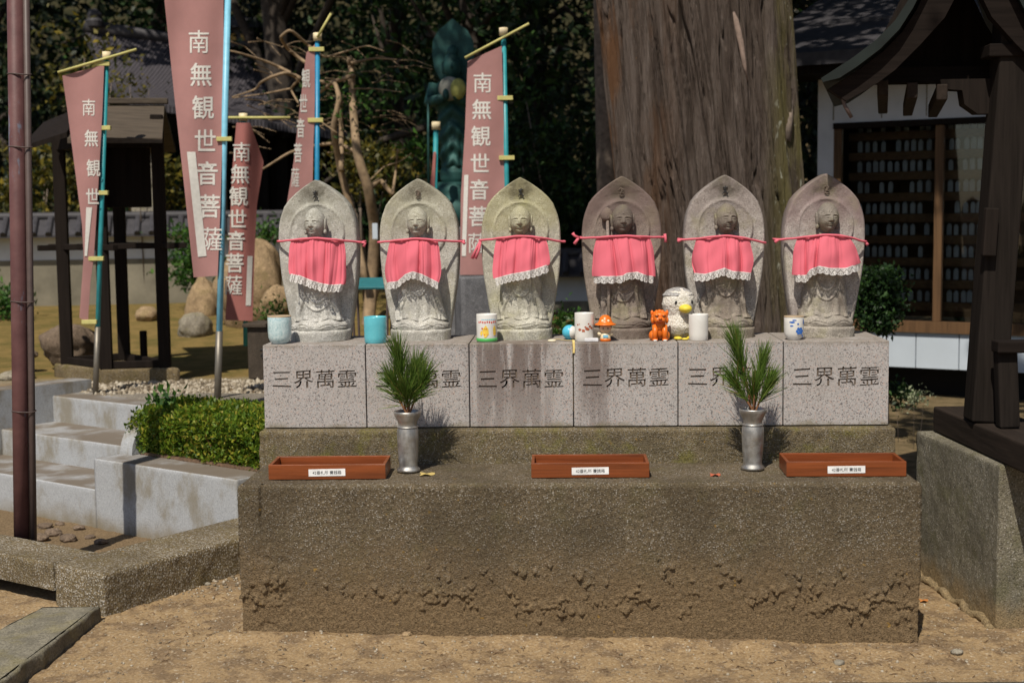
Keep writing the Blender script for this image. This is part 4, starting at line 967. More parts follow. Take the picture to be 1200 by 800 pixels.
# lion-dog
p = at(773, 401, .05); t = thing('lion_dog_figurine', 'small bright orange seated lion-dog figurine in front of the toy bird', 'figurine', (p[0], .05, ZB+.0012))
m = MB(); m.ell((0, .01, .034), (.022, .022, .03), 20, 14); m.ell((0, .0, .05), (.0195, .018, .022), 20, 14)
m.box((0, -.006, .0755), (.043, .036, .034), bev=.010); m.box((0, -.022, .068), (.032, .014, .018), bev=.006); m.ell((0, -.03, .0735), (.006, .005, .0045), 12, 8)
for s in (-1, 1):
    m.tube([(s*.0145, -.006, .05), (s*.0155, -.014, .028), (s*.0155, -.016, .006)], [.010, .0085, .0085], 12); m.ell((s*.0155, -.019, .005), (.0095, .012, .0055), 14, 8)
    m.ell((s*.021, .012, .016), (.013, .018, .017), 14, 10); m.ell((s*.024, .002, .089), (.005, .006, .009), 10, 8); m.ell((s*.0105, -.0225, .084), (.0075, .006, .0045), 10, 8)
    m.ell((s*.0225, -.004, .066), (.006, .010, .011), 10, 8)
for k in range(9):
    a = math.pi*k/8; m.ell((.0225*math.cos(a), .004, .07+.024*math.sin(a)), (.0065, .009, .0065), 10, 8)
m.tube([(0, .03, .02), (0, .04, .045), (.0, .036, .07)], [.007, .011, .004], 10)
lb = m.build('body', ORA, t, True)
m = MB()
for s in (-1, 1): m.ell((s*.0105, -.0285, .0805), (.0028, .0016, .0026), 10, 8)
m.build('eyes', BRN, t, True)
m = MB(); m.tube([(-.012, -.029, .064), (-.006, -.0305, .066), (0, -.031, .063), (.006, -.0305, .066), (.012, -.029, .064)], .0013, 6); m.build('mouth', plain('dark red', (.25, .03, .01), .5), t, True)
m = MB()
for s in (-1, 1): m.ell((s*.0155, -.0275, .0035), (.007, .005, .0035), 10, 8)
m.build('paw_tips', CUPW, t, True)
# toy bird
p = at(795.5, 398, .13); t = thing('toy_bird', 'white and grey fluffy round bird figure with yellow bill behind the white cup', 'toy bird', (p[0], .13, ZB+.0012), R_(18))
FL = NT('speckled fluff', .95); FL.color(FL.mix(FL.rng(FL.sep(FL.obj)[2], .02, .05, .75, 0), FL.ramp(FL.noise(190, 3, .6), [(.32, (.5, .46, .38)), (.55, (.72, .69, .62)), (.7, (.78, .76, .71))]), (.2, .18, .14))); FL.bump(FL.noise(160, 4), 1, .006)
FLG = NT('grey fluff', .95); FLG.color(FLG.ramp(FLG.noise(200, 3), [(.35, (.22, .21, .2)), (.65, (.46, .45, .44))])); FLG.bump(FLG.noise(160, 4), 1, .006)
prof = [(0, 0), (.034, .002), (.05, .018), (.056, .04), (.05, .065), (.045, .078), (.049, .092), (.0545, .112), (.05, .138), (.035, .155), (.015, .163), (0, .1645)]
pr = [(np.interp(q, np.linspace(0, 1, len(prof)), [a for a, b in prof]), np.interp(q, np.linspace(0, 1, len(prof)), [b for a, b in prof])) for q in np.linspace(0, 1, 60)]
bo = MB().lathe(pr, n=56, sy=.92); Vb = np.array(bo.v); nb = Vb*np.array([1, 1, 0]); nl_ = np.linalg.norm(nb, axis=1, keepdims=True)+1e-6; bo.v = [tuple(v) for v in Vb + nb/nl_*(.0035*fbm(Vb, 90, 3))[:, None]]
bo.build('body', FL.m, t, True)
cp = [(a*1.03+.0012, b+.0016) for a, b in pr if b > .135]; m = MB().lathe(cp, (0, .006, 0), n=48, sy=.96); m.build('grey_crown', FLG.m, t, True)
MB().ell((0, -.054, .1), (.0205, .024, .014), 20, 14).build('bill', YELB, t, True)
for s in (-1, 1): MB().ell((s*.0275, -.0425, .119), (.0048, .003, .0062), 14, 10).build('eye', INK, t, True)
for s in (-1, 1): MB().ell((s*.053, .006, .05), (.012, .03, .03), 16, 12, Matrix.Rotation(R_(25*s), 3, 'Y')).build('wing', FLG.m, t, True)
m = MB()
for s in (-1, 1): m.ell((s*.022, -.045, .005), (.013, .018, .006), 14, 8)
m.build('feet', YELB, t, True)
p = at(667.5, 398, .12); t = thing('toy_ball', 'small blue and white ball behind the off-white flowered cup', 'ball', (p[0], .12, ZB+.0012))
MB().ell((0, 0, .024), (.024, .024, .024), 28, 18).build('ball_body', plain('sky blue vinyl', (.08, .45, .62), .3), t, True)
MB().ell((.006, -.0035, .024), (.0215, .0215, .0215), 28, 18).build('white_patch', CUPW, t, True)
p = at(693, 401, .03); o = MB().box((0, 0, .0065), (.044, .02, .011), rz=R_(4), bev=.002).build('candy_packet', plain('white wrapper', (.68, .68, .7), .35, var=.12, scale=90), None); o.location = (p[0], .035, ZB+.0012); tag(o, 'small white wrapped packet beside the doll figurine', 'packet')
YP = plain('yellow paper', (.72, .55, .2), .7, var=.12, scale=60)
def ribbon(pts, w, lab, name='paper_strip', side=(0, 1, 0)):
    V = []
    for p_ in pts: q_ = np.array(p_); V += [q_-np.array(side)*w/2, q_+np.array(side)*w/2]
    n = len(pts); F = [(2*i, 2*i+1, 2*i+3, 2*i+2) for i in range(n-1)]
    V += [v+np.array([0, -.0002, .0009]) for v in V]; F += [tuple(2*n+k for k in f[::-1]) for f in F]
    o = npmesh(name, np.array(V), F, YP); return tag(o, lab, 'paper strip')
zt = ZB+.0016
x0, x1 = at(643, 400, .06)[0], at(671, 400, .03)[0]
ribbon([(x0, .09, zt), (x0+.03, .085, zt+.004), (x1-.02, .06, zt+.002), (x1, .045, zt+.003)], .012, 'yellow paper strip lying flat on the dark-stained block')
ribbon([(x1+.002, .06, zt+.0035), (x1+.003, .012, zt+.004), (x1+.003, -.0035, zt+.001), (x1+.004, -.005, zt-.015), (x1+.003, -.006, zt-.032)], .007, 'yellow paper strip hanging over the block edge below the flowered cup', side=(1, 0, 0))
p = at(645, 401, .03); o = MB().ell((0, 0, .004), (.014, .009, .005), 14, 8).build('candle_stub', plain('wax', (.7, .62, .45), .5), None, True); o.location = (p[0]+.005, .04, ZB+.0012); tag(o, 'crushed pale wax stub beside the yellow paper strip', 'candle stub')
o = MB().ell((0, 0, .004), (.011, .008, .004), 12, 8).build('candy', YELB, None, True); p = at(803, 400, .06); o.location = (p[0], .065, ZB+.0012); tag(o, 'tiny yellow wrapped sweet between the lion-dog and the white cup', 'sweet')
# fallen leaf and red seal paper on the ledge
def flat_leaf(px, py, z, r, mat, lab, name, seed=1):
    p = atz(px, py, z); g = np.random.default_rng(seed); n = 22; a = np.linspace(0, 6.283, n, endpoint=False); rr = r*(.62+.38*np.abs(np.cos(a*2.5)))*(1+.1*g.normal(size=n))
    V = [(p[0], p[1], z+.004)] + [(p[0]+rr[k]*math.cos(a[k])*1.25, p[1]+rr[k]*math.sin(a[k])*1.25, z+.003+.003*math.sin(a[k]*3)) for k in range(n)]
    V = V + [(x, y, q-.0008) for x, y, q in V]; F = [(0, 1+k, 1+(k+1) % n) for k in range(n)]; F += [tuple(i+n+1 for i in f[::-1]) for f in F]
    return tag(npmesh(name, np.array(V), F, mat), lab, name.replace('_', ' '))
flat_leaf(500, 556, ZP, .02, plain('dry yellow leaf', (.5, .38, .13), .8, var=.2), 'dry yellow fallen leaf on the ledge right of the left vase', 'fallen_leaf')
flat_leaf(838, 557, ZP, .014, plain('red paper scrap', (.4, .1, .05), .8, var=.3, scale=120), 'reddish paper scrap on the ledge left of the right vase', 'paper_scrap', 4)
flat_leaf(1082, 704, gz(1.05, .2)+.004, .012, plain('orange leaf', (.45, .17, .04), .8, var=.2), 'orange fallen leaf on the dirt beside the right concrete wall', 'fallen_leaf', 6)

# ================================================================== right: low wall, pavilion, hall
wl = rough_block('concrete_wall', [(1.278, -.19), (2.9, .01), (2.9, .68), (1.2, .475)], -.1, .482, WALLC, None, .009, .003, 30, .01)
tag(wl, 'grey speckled low concrete wall carrying the dark timber pavilion', 'low wall', kind='thing')
m = MB(); V = []
for q in np.linspace(0, 1, 40):
    p = np.array([1.2, .475])*(1-q) + np.array([1.278, -.19])*q; V.append((p[0]-.012+.006*math.sin(q*23), p[1], gz(p[0]-.02, p[1]) + .004+.008*math.sin(q*31)))
m.tube(V, [.010+.006*abs(math.sin(k*1.7)) for k in range(40)], 8); o = m.build('mortar_lip', WALLC, wl, True)

def pv(px, py, Y): p = at(px, py, Y); return (float(p[0]), float(p[2]))
pav = thing('timber_pavilion', 'dark weathered timber pavilion with curved copper roof standing on the right wall', 'pavilion', (1.6, .3, .48), 0, None, True)
q0, q1 = atz(1093, 504.6, .484), atz(1200, 555, .484); dv = (q1-q0)/np.linalg.norm(q1-q0); rt = np.array([-dv[1], dv[0], 0]); rt = rt if rt[0] > 0 else -rt
c0 = q0+rt*.10; c1 = q0+dv*1.6+rt*.10
MB().beam((c0[0], c0[1], .484+.043), (c1[0], c1[1], .484+.043), .2, .086, .006).build('sill_beam', DWOODY, pav)
b0 = atz(1155, 496, .572); 
def lean(p, q, w, d, mat, name, bev=.006): MB().beam(p, q, w, d, bev, up=(0, 1, 0)).build(name, mat, pav)
lean((b0[0]+.012, b0[1]+.06, .572), (b0[0]+.11, b0[1]+.08, 2.25), .104, .104, DWOOD, 'corner_post')
br = atz(1180, 500, .572); lean((br[0], br[1]-.01, .572), (br[0]-.012, br[1]+.0, .835), .062, .05, DWOOD, 'brace')
rl = at(1166, 406, br[1]-.02); MB().beam((rl[0]-.0, br[1]-.015, rl[2]), (rl[0]+1.2, br[1]-.015, rl[2]), .07, .036, .004).build('rail', DWOODX, pav)
pk = at(1157, 272, b0[1]-.012); MB().box((pk[0]+.01, b0[1]-.005, pk[2]), (.042, .03, .15), ry=R_(3), bev=.004).build('wedge', BLACKW, pav)
YG = .05
outer = [pv(*p, YG) for p in [(963, 94), (980, 83), (1000, 70), (1027, 49.5), (1049, 27), (1065, 2), (1082, -32), (1098, -75), (1112, -120)]]
lower = [pv(*p, YG) for p in [(990, 119), (1010, 108), (1027, 98), (1047, 83), (1076, 54), (1105, 22), (1128, -22), (1140, -80), (1150, -120)]]
cxr = outer[-1][0]+.06
mir = lambda L: [(2*cxr-x, z) for x, z in L][::-1]
under = [(x+.012, z-.028) for x, z in outer]; under[0] = (outer[0][0]+.005, outer[0][1]-.012)
def sheet(o_, u_): return o_ + mir(o_) + mir(u_)[::1][::-1][::-1] if False else o_ + mir(o_) + mir(u_)[::-1][::-1] 
top_prof = outer + mir(outer); bot_prof = under + mir(under)
SK = math.tan(R_(13))
m = MB().prism(top_prof + bot_prof[::-1], YG-.06, 1.0); m.v = [(x+(y-YG)*SK, y, z) for x, y, z in m.v]; m.build('roof', COPPER, pav)
i2 = [(x+.018, z-.030) for x, z in outer]
MB().prism([i2[0]] + i2[1:] + lower[::-1], YG-.02, YG+.02).build('bargeboard', DWOODX, pav)
r2 = mir([i2[0]] + i2[1:]); l2 = mir(lower)
MB().prism(r2 + l2[::-1], YG-.02, YG+.02).build('bargeboard', DWOODX, pav)
zt_ = at(1080, 90, .35)[2]
gp = [(x, z) for x, z in i2 if z > zt_]; gp = [(gp[0][0]-.02, zt_)] + gp
MB().prism(gp + [(2*cxr-x, z) for x, z in gp][::-1], .38, .42).build('gable_boards', BLACKW, pav)  # black panel added so the space under the roof reads as dark
t0, t1 = at(1000, 90, .30), at(1200, 92, .30); MB().beam((t0[0], .30, t0[2]), (t0[0]+1.6, .30, t0[2]-.0), .09, .05, .004).build('tie_beam', DWOODX, pav)
for px, py in ((1034.5, 103), (1069, 106), (1104, 108)):
    p = at(px, py, .12); MB().beam((p[0], .12, p[2]), (p[0]+.82*SK, .94, p[2]), .034, .05, .004).build('purlin', DWOODY, pav)
p = at(1135, 115, .14); MB().prism([(p[0]-.09, p[2]+.06), (p[0]-.085, p[2]+.03), (p[0]-.02, p[2]+.025), (p[0]-.012, p[2]-.02), (p[0]+.03, p[2]-.05), (p[0]+.25, p[2]-.05), (p[0]+.25, p[2]+.06)], .14, .2).build('bracket', BLACKW, pav)
MB().tube([at(986, 96, YG), at(987, 112, YG), at(990, 124, YG), at(998, 138, YG)], .006, 8).build('rain_chain', PIPE, pav, True)
p = at(1180, 58, b0[1]); MB().beam((p[0]-.05, b0[1]+.06, p[2]), (p[0]+.9, b0[1]+.06, p[2]), .1, .04, .004).build('head_beam', DWOODX, pav)

# hall with the shelves
FA = at(957, 300, 4.35)[:2]; FB = at(1290, 300, 3.55)[:2]; fd = (FB-FA)/np.linalg.norm(FB-FA); fn = np.array([-fd[1], fd[0]])     # fn points into the hall
def ft(px, y0=300, off=0.):
    """distance along the hall front where the photo column px meets it, off metres behind"""
    d = ray(px, y0); o = FA + fn*off; A = np.array([[d[0], -fd[0]], [d[1], -fd[1]]]); s = np.linalg.solve(A, o-CAM[:2]); return float(s[1])
def fz(px, py, off=0.):
    d = ray(px, py); t = ft(px, py, off); p = FA+fn*off+fd*t; return float(CAM[2] + d[2]*(p[1]-CAM[1])/d[1])
def fbox(m, t0, t1, z0, z1, o0, o1, bev=0.):
    c = FA + fd*(t0+t1)/2 + fn*(o0+o1)/2; m.box((c[0], c[1], (z0+z1)/2), (t1-t0, o1-o0, z1-z0), rz=math.atan2(fd[1], fd[0]), bev=bev); return m
hall = thing('shrine_hall', 'white plaster hall with a big shelf window behind the pavilion', 'hall', (*(FA+fd*1), .1), 0, None, True)
zp0, zp1, zs1 = fz(1100, 432), fz(1100, 390), fz(1100, 377); zw1 = fz(1060, 141); zt1 = fz(1060, 78)
tL, tR = 0., 3.2; tw0, tw1 = ft(975.5), ft(1240)
m = MB(); fbox(m, tL, tw0, zp1+.0, zt1, 0, .1); fbox(m, tw0, tR, zw1, zt1, 0, .1); m.build('plaster_wall', PLASTER, hall)
for k, px in enumerate((975, 1031, 1083, 1135)):
    MB_ = fbox(MB(), ft(px)-.003, ft(px)+.003, zw1+.02, zt1-.02, -.004, .0); MB_.build('wall_batten', SOILW, hall)
tj = [0, ft(1075), ft(1126), ft(1180), ft(1240)]
for a, b in zip(tj[:-1], tj[1:]): fbox(MB(), a+.003, b-.003, zp0, zp1, 0, .06).build('base_panel', PANEL, hall)
fbox(MB(), 0, tR, zp1, zs1, -.02, .09).build('window_sill', BWOOD, hall)
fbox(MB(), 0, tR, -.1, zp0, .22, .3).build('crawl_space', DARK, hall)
fr = thing  # frame pieces are parts of the hall
wz = zw1
m = MB(); fbox(m, tw0, tw1, wz-.035, wz, -.015, .08); m.build('window_header', BLACKW, hall)
mu = [(tw0, tw0+.045), (ft(1093.5), ft(1103)), (ft(1205), ft(1215))]
for a, b in mu: fbox(MB(), a, b, zs1, wz-.036, .0, .06, .003).build('window_post', BWOOD, hall)
gl = NT('hall glass', .02, 0, .5)
def _gl():
    n = gl; tr = n.t.nodes.new('ShaderNodeBsdfTransparent'); tr.inputs[0].default_value = (.86, .88, .88, 1); g = n.t.nodes.new('ShaderNodeBsdfGlossy'); g.inputs['Roughness'].default_value = .015
    f = n.t.nodes.new('ShaderNodeFresnel'); f.inputs[0].default_value = 1.5; mx = n.t.nodes.new('ShaderNodeMixShader')
    n.t.links.new(n.math('ADD', f.outputs[0], .02), mx.inputs[0]); n.t.links.new(tr.outputs[0], mx.inputs[1]); n.t.links.new(g.outputs[0], mx.inputs[2]); n.t.links.new(mx.outputs[0], n.t.nodes['Material Output'].inputs[0])
_gl()
fbox(MB(), mu[0][1]+.001, mu[1][0]-.001, zs1+.002, wz-.037, .028, .032).build('glass_pane', gl.m, hall)
fbox(MB(), mu[1][1]+.001, mu[2][0]-.001, zs1+.002, wz-.037, .028, .032).build('glass_pane', gl.m, hall)
fbox(MB(), tw0-.05, tw1+.1, zs1, zt1, .42, .46).build('back_wall', plain('brown back board', (.1, .055, .028), .8), hall)
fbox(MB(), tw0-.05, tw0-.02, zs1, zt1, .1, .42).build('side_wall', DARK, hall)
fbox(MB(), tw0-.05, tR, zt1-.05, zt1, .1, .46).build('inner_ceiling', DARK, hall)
TOFF = .2; tabm = MB().box((0, 0, .031), (.03, .016, .062), bev=.005)
tabm.ell((0, 0, .064), (.011, .008, .008), 10, 6)
tab0 = tabm.build('memorial_tablet', plain('pale grey ceramic', (.5, .54, .55), .5, var=.1, scale=30), None)
first = True
for k, py in enumerate((353.5, 327.5, 301.5, 275.5, 250, 225, 200, 176, 152)):
    z = fz(1100, py, TOFF)
    fbox(MB(), mu[0][1], mu[2][0], z-.052, z-.002, TOFF-.035, TOFF+.16).build('shelf_board', SHELFM, hall)
    for seg, (a, b, nn) in enumerate(((ft(1003, 300, TOFF), ft(1091, 300, TOFF), 10), (ft(1108, 300, TOFF), ft(1160, 300, TOFF), 6))):
        for j in range(nn):
            if random.random() < .1: continue
            t_ = a + (b-a)*(j+.5)/nn + random.uniform(-.006, .006); c = FA+fd*t_+fn*TOFF
            o = tab0 if first else tab0.copy()
            if not first: COL.objects.link(o)
            first = False; o.location = (c[0], c[1], z); o.rotation_euler = (0, 0, math.atan2(fd[1], fd[0])+random.uniform(-.1, .1)); s_ = random.uniform(.9, 1.08); o.scale = (s_, s_, s_)
            tag(o, 'small pale memorial tablet standing on a shelf behind the hall window', 'tablet', 'memorial tablets on the hall shelves')
def slab_roof(name, pts, th, mat, parent):
    """four corners of the upper face, extruded downwards"""
    P = [np.array(p, float) for p in pts]; V = P + [p-np.array([0, 0, th]) for p in P]
    return MB().add(V, [(0, 1, 2, 3), (7, 6, 5, 4), (0, 4, 5, 1), (1, 5, 6, 2), (2, 6, 7, 3), (3, 7, 4, 0)]).build(name, mat, parent)
e0 = FA - fd*.35 - fn*.45; e1 = FB - fn*.45 + fd*.6; r0, r1 = FA-fd*.35+fn*1.1, FB+fn*1.1+fd*.6; ze = fz(940, 62, -.45)
slab_roof('lower_roof', [(*e0, ze), (*e1, ze), (*r1, ze+.55), (*r0, ze+.55)], .075, RIDGE, hall)
u0, u1 = FA-fd*.02+fn*.25, FB+fn*.25+fd*.5; fz2 = fz(1010, 22, .25)
slab_roof('upper_roof', [(*u0, fz2), (*u1, fz2+.02), (*(u1+fn*.8), fz2+.3), (*(u0+fn*.8), fz2+.3)], .12, RIDGE, hall)
fbox(MB(), -.3, 3.4, ze-.12, ze-.06, -.38, .1).build('eave_board', BLACKW, hall)

# ================================================================== the great cedar
TY = 2.95; ctr = lambda z: np.array([np.interp(z, [0, 1.03, 1.48, 2.4, 8], [.82, .765, .725, .648, .3]), TY])
zs = np.concatenate([np.linspace(-.1, 2.6, 330), np.linspace(2.7, 8, 40)]); th = np.linspace(0, 2*np.pi, 1000, endpoint=False)
Zc, T = np.meshgrid(zs, th, indexing='ij')
rad = np.interp(zs, [-.1, .3, .7, 1.3, 2.4, 8], [.6, .52, .48, .475, .495, .3])[:, None]
tw = T + .10*Zc + .02*fbm(np.stack([np.cos(T)*3, np.sin(T)*3, Zc*1.3], -1), 1, 3)
def ring(k, kz, o, off=0): return fbm(np.stack([np.cos(tw)*k+off, np.sin(tw)*k, Zc*kz], -1), 1, o)
r1n = 1-np.abs(ring(5, .5, 2)); rg = ring(9, .7, 3, 5); r2 = ring(17, 1.1, 3, 9); fine = ring(46, 3, 3, 2)
rr = rad*(1 + .07*(r1n-.75) + .02*np.cos(5*T+1)*sst(1.2, .1, Zc)) + .03*rg - .045*gs(rg, .055) - .03*gs(r2, .05)*sst(-.2, .2, ring(4, 1.5, 2, 3)) + .014*r2 + .008*fine
cxy = np.array([ctr(z) for z in zs]); V = np.stack([cxy[:, None, 0] + rr*np.cos(T), cxy[:, None, 1] + rr*np.sin(T), Zc], -1).reshape(-1, 3)
ced = thing('cedar_tree', 'huge old cedar with thick furrowed trunk behind the right-hand statues', 'tree', (.7, TY, .1), 0, None, True)
npmesh('trunk', V, grid_faces(len(zs), len(th), True), BARK, ced, True)
# torn bark strips and a splintered stub on the trunk
m = MB()
def onbark(px, py, out=.02):
    d = ray(px, py); o = CAM.copy(); lo, hi = 5.5, 8.5
    for _ in range(40):
        mid = (lo+hi)/2; p = o+d*mid; c = ctr(p[2]); 
        if np.hypot(p[0]-c[0], p[1]-c[1]) < np.interp(p[2], [-.1, .3, .7, 1.3, 2.4, 8], [.6, .52, .48, .475, .495, .3])+out: hi = mid
        else: lo = mid
    return o+d*hi
m.tube([onbark(855, 5, -.005), onbark(862, 25, -.005), onbark(868, 50, -.003), onbark(872, 75, -.002), onbark(876, 95, 0)], [.004, .018, .016, .012, .003], 7)
m.build('peeling_bark', plain('pale inner bark', (.26, .19, .155), .9, var=.3, scale=40), ced, True)
m = MB(); m.tube([onbark(920, 165, -.02), onbark(925, 140, -.005), onbark(928, 118, .0)], [.03, .02, .004], 7); m.build('splinter', BARK2, ced, True)
m = MB(); m.tube([onbark(745, 58, -.004), onbark(747, 68, -.004), onbark(746, 80, -.004)], [.002, .009, .003], 8); m.build('rot_pocket', plain('orange rotten wood', (.35, .17, .04), .95, var=.5, scale=60), ced, True)
# crown and boughs overhead, unseen; forward right clumps added to shade the bush
cb = [((.9, 3.2, 5.6), (2.6, 2.0, 1.0)), ((-.8, 2.4, 5.3), (1.2, 1.3, .5)), ((2.6, 2.2, 5.4), (1.5, 1.7, .6)), ((2.7, .4, 5.2), (1.4, .9, .4)), ((1.12, -.4, 5.1), (.5, .5, .25)), ((1.5, 4.8, 5.6), (2.4, 1.5, .8)), ((-.9, 3.9, 5.3), (1.5, 1.3, .6)), ((.6, 3.4, 7.4), (1.6, 1.6, 1.2))]
m = MB()
for c, r in cb:
    s = Vector((*ctr(4.2), 4.2)); e = Vector(c); m.tube([s, s.lerp(e, .5)+Vector((0, 0, .15)), e, e+(e-s)*.35], [.09, .06, .035, .01], 8)
m.build('bough', BARK2, ced, True)
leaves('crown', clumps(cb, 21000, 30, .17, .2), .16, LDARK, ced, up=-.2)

# ================================================================== background trees
BARKD = plain('dark bark', (.045, .035, .028), .95, var=.4, scale=30)
def ftree(name, x, y, h, r, blobs, n, size, mat, lab, cat='tree', group=None, bark=BARKD, **k):
    t = tree(name, lab, (x, y, gz(x, y)), h, r, blobs, n, size, mat, bark, group, **k); t['category'] = cat; return t
p = at(711, 100, 4.6); t = thing('slim_tree', 'slimmer grey trunk just left of the huge cedar', 'tree', (p[0], 4.6, .5), 0, None, True)
MB().tube([(p[0]+.03, 4.6, .3), (p[0], 4.6, 1.6), (p[0]-.03, 4.6, 3.5), (p[0]-.05, 4.6, 6)], [.085, .07, .065, .05], 14).build('trunk', BARK2, t, True)
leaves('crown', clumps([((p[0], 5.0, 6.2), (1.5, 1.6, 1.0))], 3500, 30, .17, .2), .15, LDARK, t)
G1 = 'dark evergreens behind the shrine garden'
ev = [(-7.2, 12.5), (-5.2, 13.2), (-3.4, 12.6), (-1.9, 11.2), (-.3, 10.2), (1.0, 8.6), (2.5, 9.6), (4.2, 8.4), (5.8, 10.5), (-.9, 8.4), (2.2, 7.2)]
EL = ['dark evergreen beyond the temple roof at the far left', 'dark evergreen rising above the left roof ridge', 'dark evergreen behind the tall banner', 'dark evergreen behind the gold-windowed roof finial', 'dark evergreen behind the bare branching tree', 'dark evergreen left of the cedar trunk, beyond the wall', 'dark evergreen hidden mostly by the cedar trunk', 'dark evergreen beyond the white hall roof', 'dark evergreen behind the hall at the far right', 'loose dark evergreen behind the bronze statue', 'dark evergreen in the gap between cedar and hall']
for i, (x, y) in enumerate(ev):
    g = gz(x, y); h = random.uniform(3.5, 4.6)
    bl = [((x+random.uniform(-.3, .3), y+random.uniform(-.3, .3), g+h*f), (1.25-.35*f+random.uniform(-.1, .2), 1.1, .75)) for f in (.22, .48, .75, 1.05, 1.35)]
    ftree('evergreen_tree', x, y, h, .12, bl, 5200, .11, [LDARK, LGREEN][i % 2], EL[i], group=G1, limbs=8, per=26, spread=.16, shell=.35)
# unseen trees with crowns placed overhead for shade, one added for the pavilion
CN = ['tall broad-leaved tree whose crown overhangs the garden wall', 'tall broad-leaved tree whose crown overhangs the hall roof', 'tall broad-leaved tree whose crown overhangs the pavilion', 'tall broad-leaved tree whose crown overhangs the temple yard']
for i, (x, y, bl, n) in enumerate([(.4, 7.6, [((-.6, 6.6, 5.4), (2.6, 1.7, .6)), ((1.6, 7.4, 5.6), (2.2, 1.8, .6)), ((-.4, 8.6, 5.9), (3, 1.6, .7)), ((-1.2, 5.2, 5.3), (1.8, 1.3, .5)), ((-2.6, 7.4, 5.7), (1.6, 1.4, .5))], 12500),
                                  (4.4, 5.6, [((3.8, 4.6, 5.2), (2.4, 1.7, .6)), ((5.0, 6.6, 5.6), (2.4, 2, .7)), ((3.0, 6.0, 5.7), (1.8, 1.6, .6))], 9000),
                                  (4.9, -1.2, [((3.4, 1.4, 4.9), (1.9, 1.6, .6)), ((1.85, -1.9, 5.2), (1.2, 1.3, .45)), ((2.1, -1.0, 5.5), (1.2, 1.0, .45)), ((3.3, -1.2, 5.0), (1.5, 1.4, .5)), ((4.6, 1.6, 5.4), (1.8, 1.8, .6))], 9500),
                                  (-3.2, 10.6, [((-3.6, 9.9, 5.6), (2.4, 1.3, .5)), ((-5.8, 10.8, 5.9), (2.4, 1.4, .6)), ((-1.6, 10.6, 5.9), (2, 1.4, .6)), ((-4, 12, 6.6), (3.5, 1.4, .7))], 9500)]):
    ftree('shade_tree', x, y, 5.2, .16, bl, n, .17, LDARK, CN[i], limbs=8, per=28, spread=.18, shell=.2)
# far wood closing the view
P = np.stack([RNG.uniform(-13, 12, 42000), RNG.uniform(12.5, 17, 42000), RNG.uniform(0, 7, 42000)], -1)
P = P[fbm(P, .9, 3) > -.12]; P[:, 2] += ground_z(P[:, 0], P[:, 1], False)*.8
tag(leaves('far_wood', P, .2, LDARK), kind='stuff')
# shrubs with yellowing leaves on the left
def shrub(name, c, r, n, size, mat, lab, cat='shrub', stems=5, spread=.07):
    g = gz(c[0], c[1]); t = thing(name, lab, cat, (c[0], c[1], g), 0, None, True)
    leaves('foliage', clumps([(c, r)], n, 18, spread, .3), size, mat, t, up=.3)
    m = MB()
    for k in range(stems):
        e = Vector(c)+Vector(RNG.normal(size=3)*np.array(r)*.4); s = Vector((c[0]+random.uniform(-.05, .05), c[1]+random.uniform(-.05, .05), g-.02)); kq = min(1, max(r)/.3)**1.5; m.tube([s, s.lerp(e, .55)+Vector((random.uniform(-.05, .05)*kq, 0, .03*kq)), e], [.014*kq, .010*kq, .004*kq], 6)
    m.build('stems', BARK2, t, True); return t
def shrub_px(name, px, py, Y, rx, rz, *a, **k):
    c = at(px, py, Y); s = (Y-CAM[1])/FPX; return shrub(name, tuple(c), (rx*s, rx*s*.7, rz*s), *a, **k)
shrub_px('yellow_leaved_tree', 45, 235, 7.6, 75, 70, 1700, .075, LYEL, 'yellow-leaved small tree rising behind the tiled garden wall at far left', 'tree')
shrub_px('yellow_leaved_tree', 95, 75, 8.0, 55, 60, 380, .07, LYEL, 'sparse yellowing tree before the left gable of the temple roof', 'tree', spread=.14)
shrub_px('yellow_leaved_tree', 175, 215, 7.8, 55, 45, 900, .08, LYEL, 'yellowing shrub seen through the black timber frame', 'shrub')
shrub_px('yellow_spray_tree', 158, 98, 6.6, 26, 22, 90, .05, LYEL, 'thin yellow leaf spray before the temple roof beside the leftmost banner', 'shrub', 2)
shrub_px('garden_shrub', 222, 300, 5.9, 22, 42, 900, .05, LMID, 'upright green shrub with bare stem beside the boulder', 'shrub', 3)
shrub_px('garden_shrub', 4, 362, 5.4, 14, 34, 600, .05, LMID, 'dark green clipped shrub at the left picture edge', 'shrub', 3)
shrub_px('low_plant', 318, 272, 5.8, 20, 14, 260, .045, LMID, 'small green plant on top of the big tan boulder', 'plant', 2)
shrub_px('low_plant', 325, 368, 3.6, 16, 8, 260, .03, LMID, 'low green ground plant behind the pale blue cup', 'plant', 2)
shrub_px('low_plant', 660, 385, 2.2, 22, 16, 420, .035, LMID, 'green plant behind the blue ball', 'plant', 3)
shrub_px('low_plant', 495, 178, 5.2, 20, 18, 160, .06, LMID, 'bright green leaf spray left of the bronze statue', 'plant', 2)
shrub_px('undergrowth_shrub', 430, 200, 6.6, 60, 40, 1100, .06, LYEL, 'olive undergrowth shrub behind the bare tree', 'shrub')
shrub_px('undergrowth_shrub', 640, 190, 6.4, 70, 90, 1700, .07, LGREEN, 'dark glossy shrub between bronze statue and cedar', 'shrub')
shrub_px('round_hedge', 1030, 352, 2.3, 24, 40, 3800, .03, LGREEN, 'rounded dark clipped bush behind the right end block', 'shrub', 4, spread=.03)
shrub_px('pale_plant', 1074, 467, 2.3, 9, 7, 170, .02, leaf_mat('silvery leaves', [(0, (.14, .17, .08)), (1, (.42, .45, .3))], .3), 'pale silvery low plant on the ground before the hall', 'plant', 2, spread=.03)
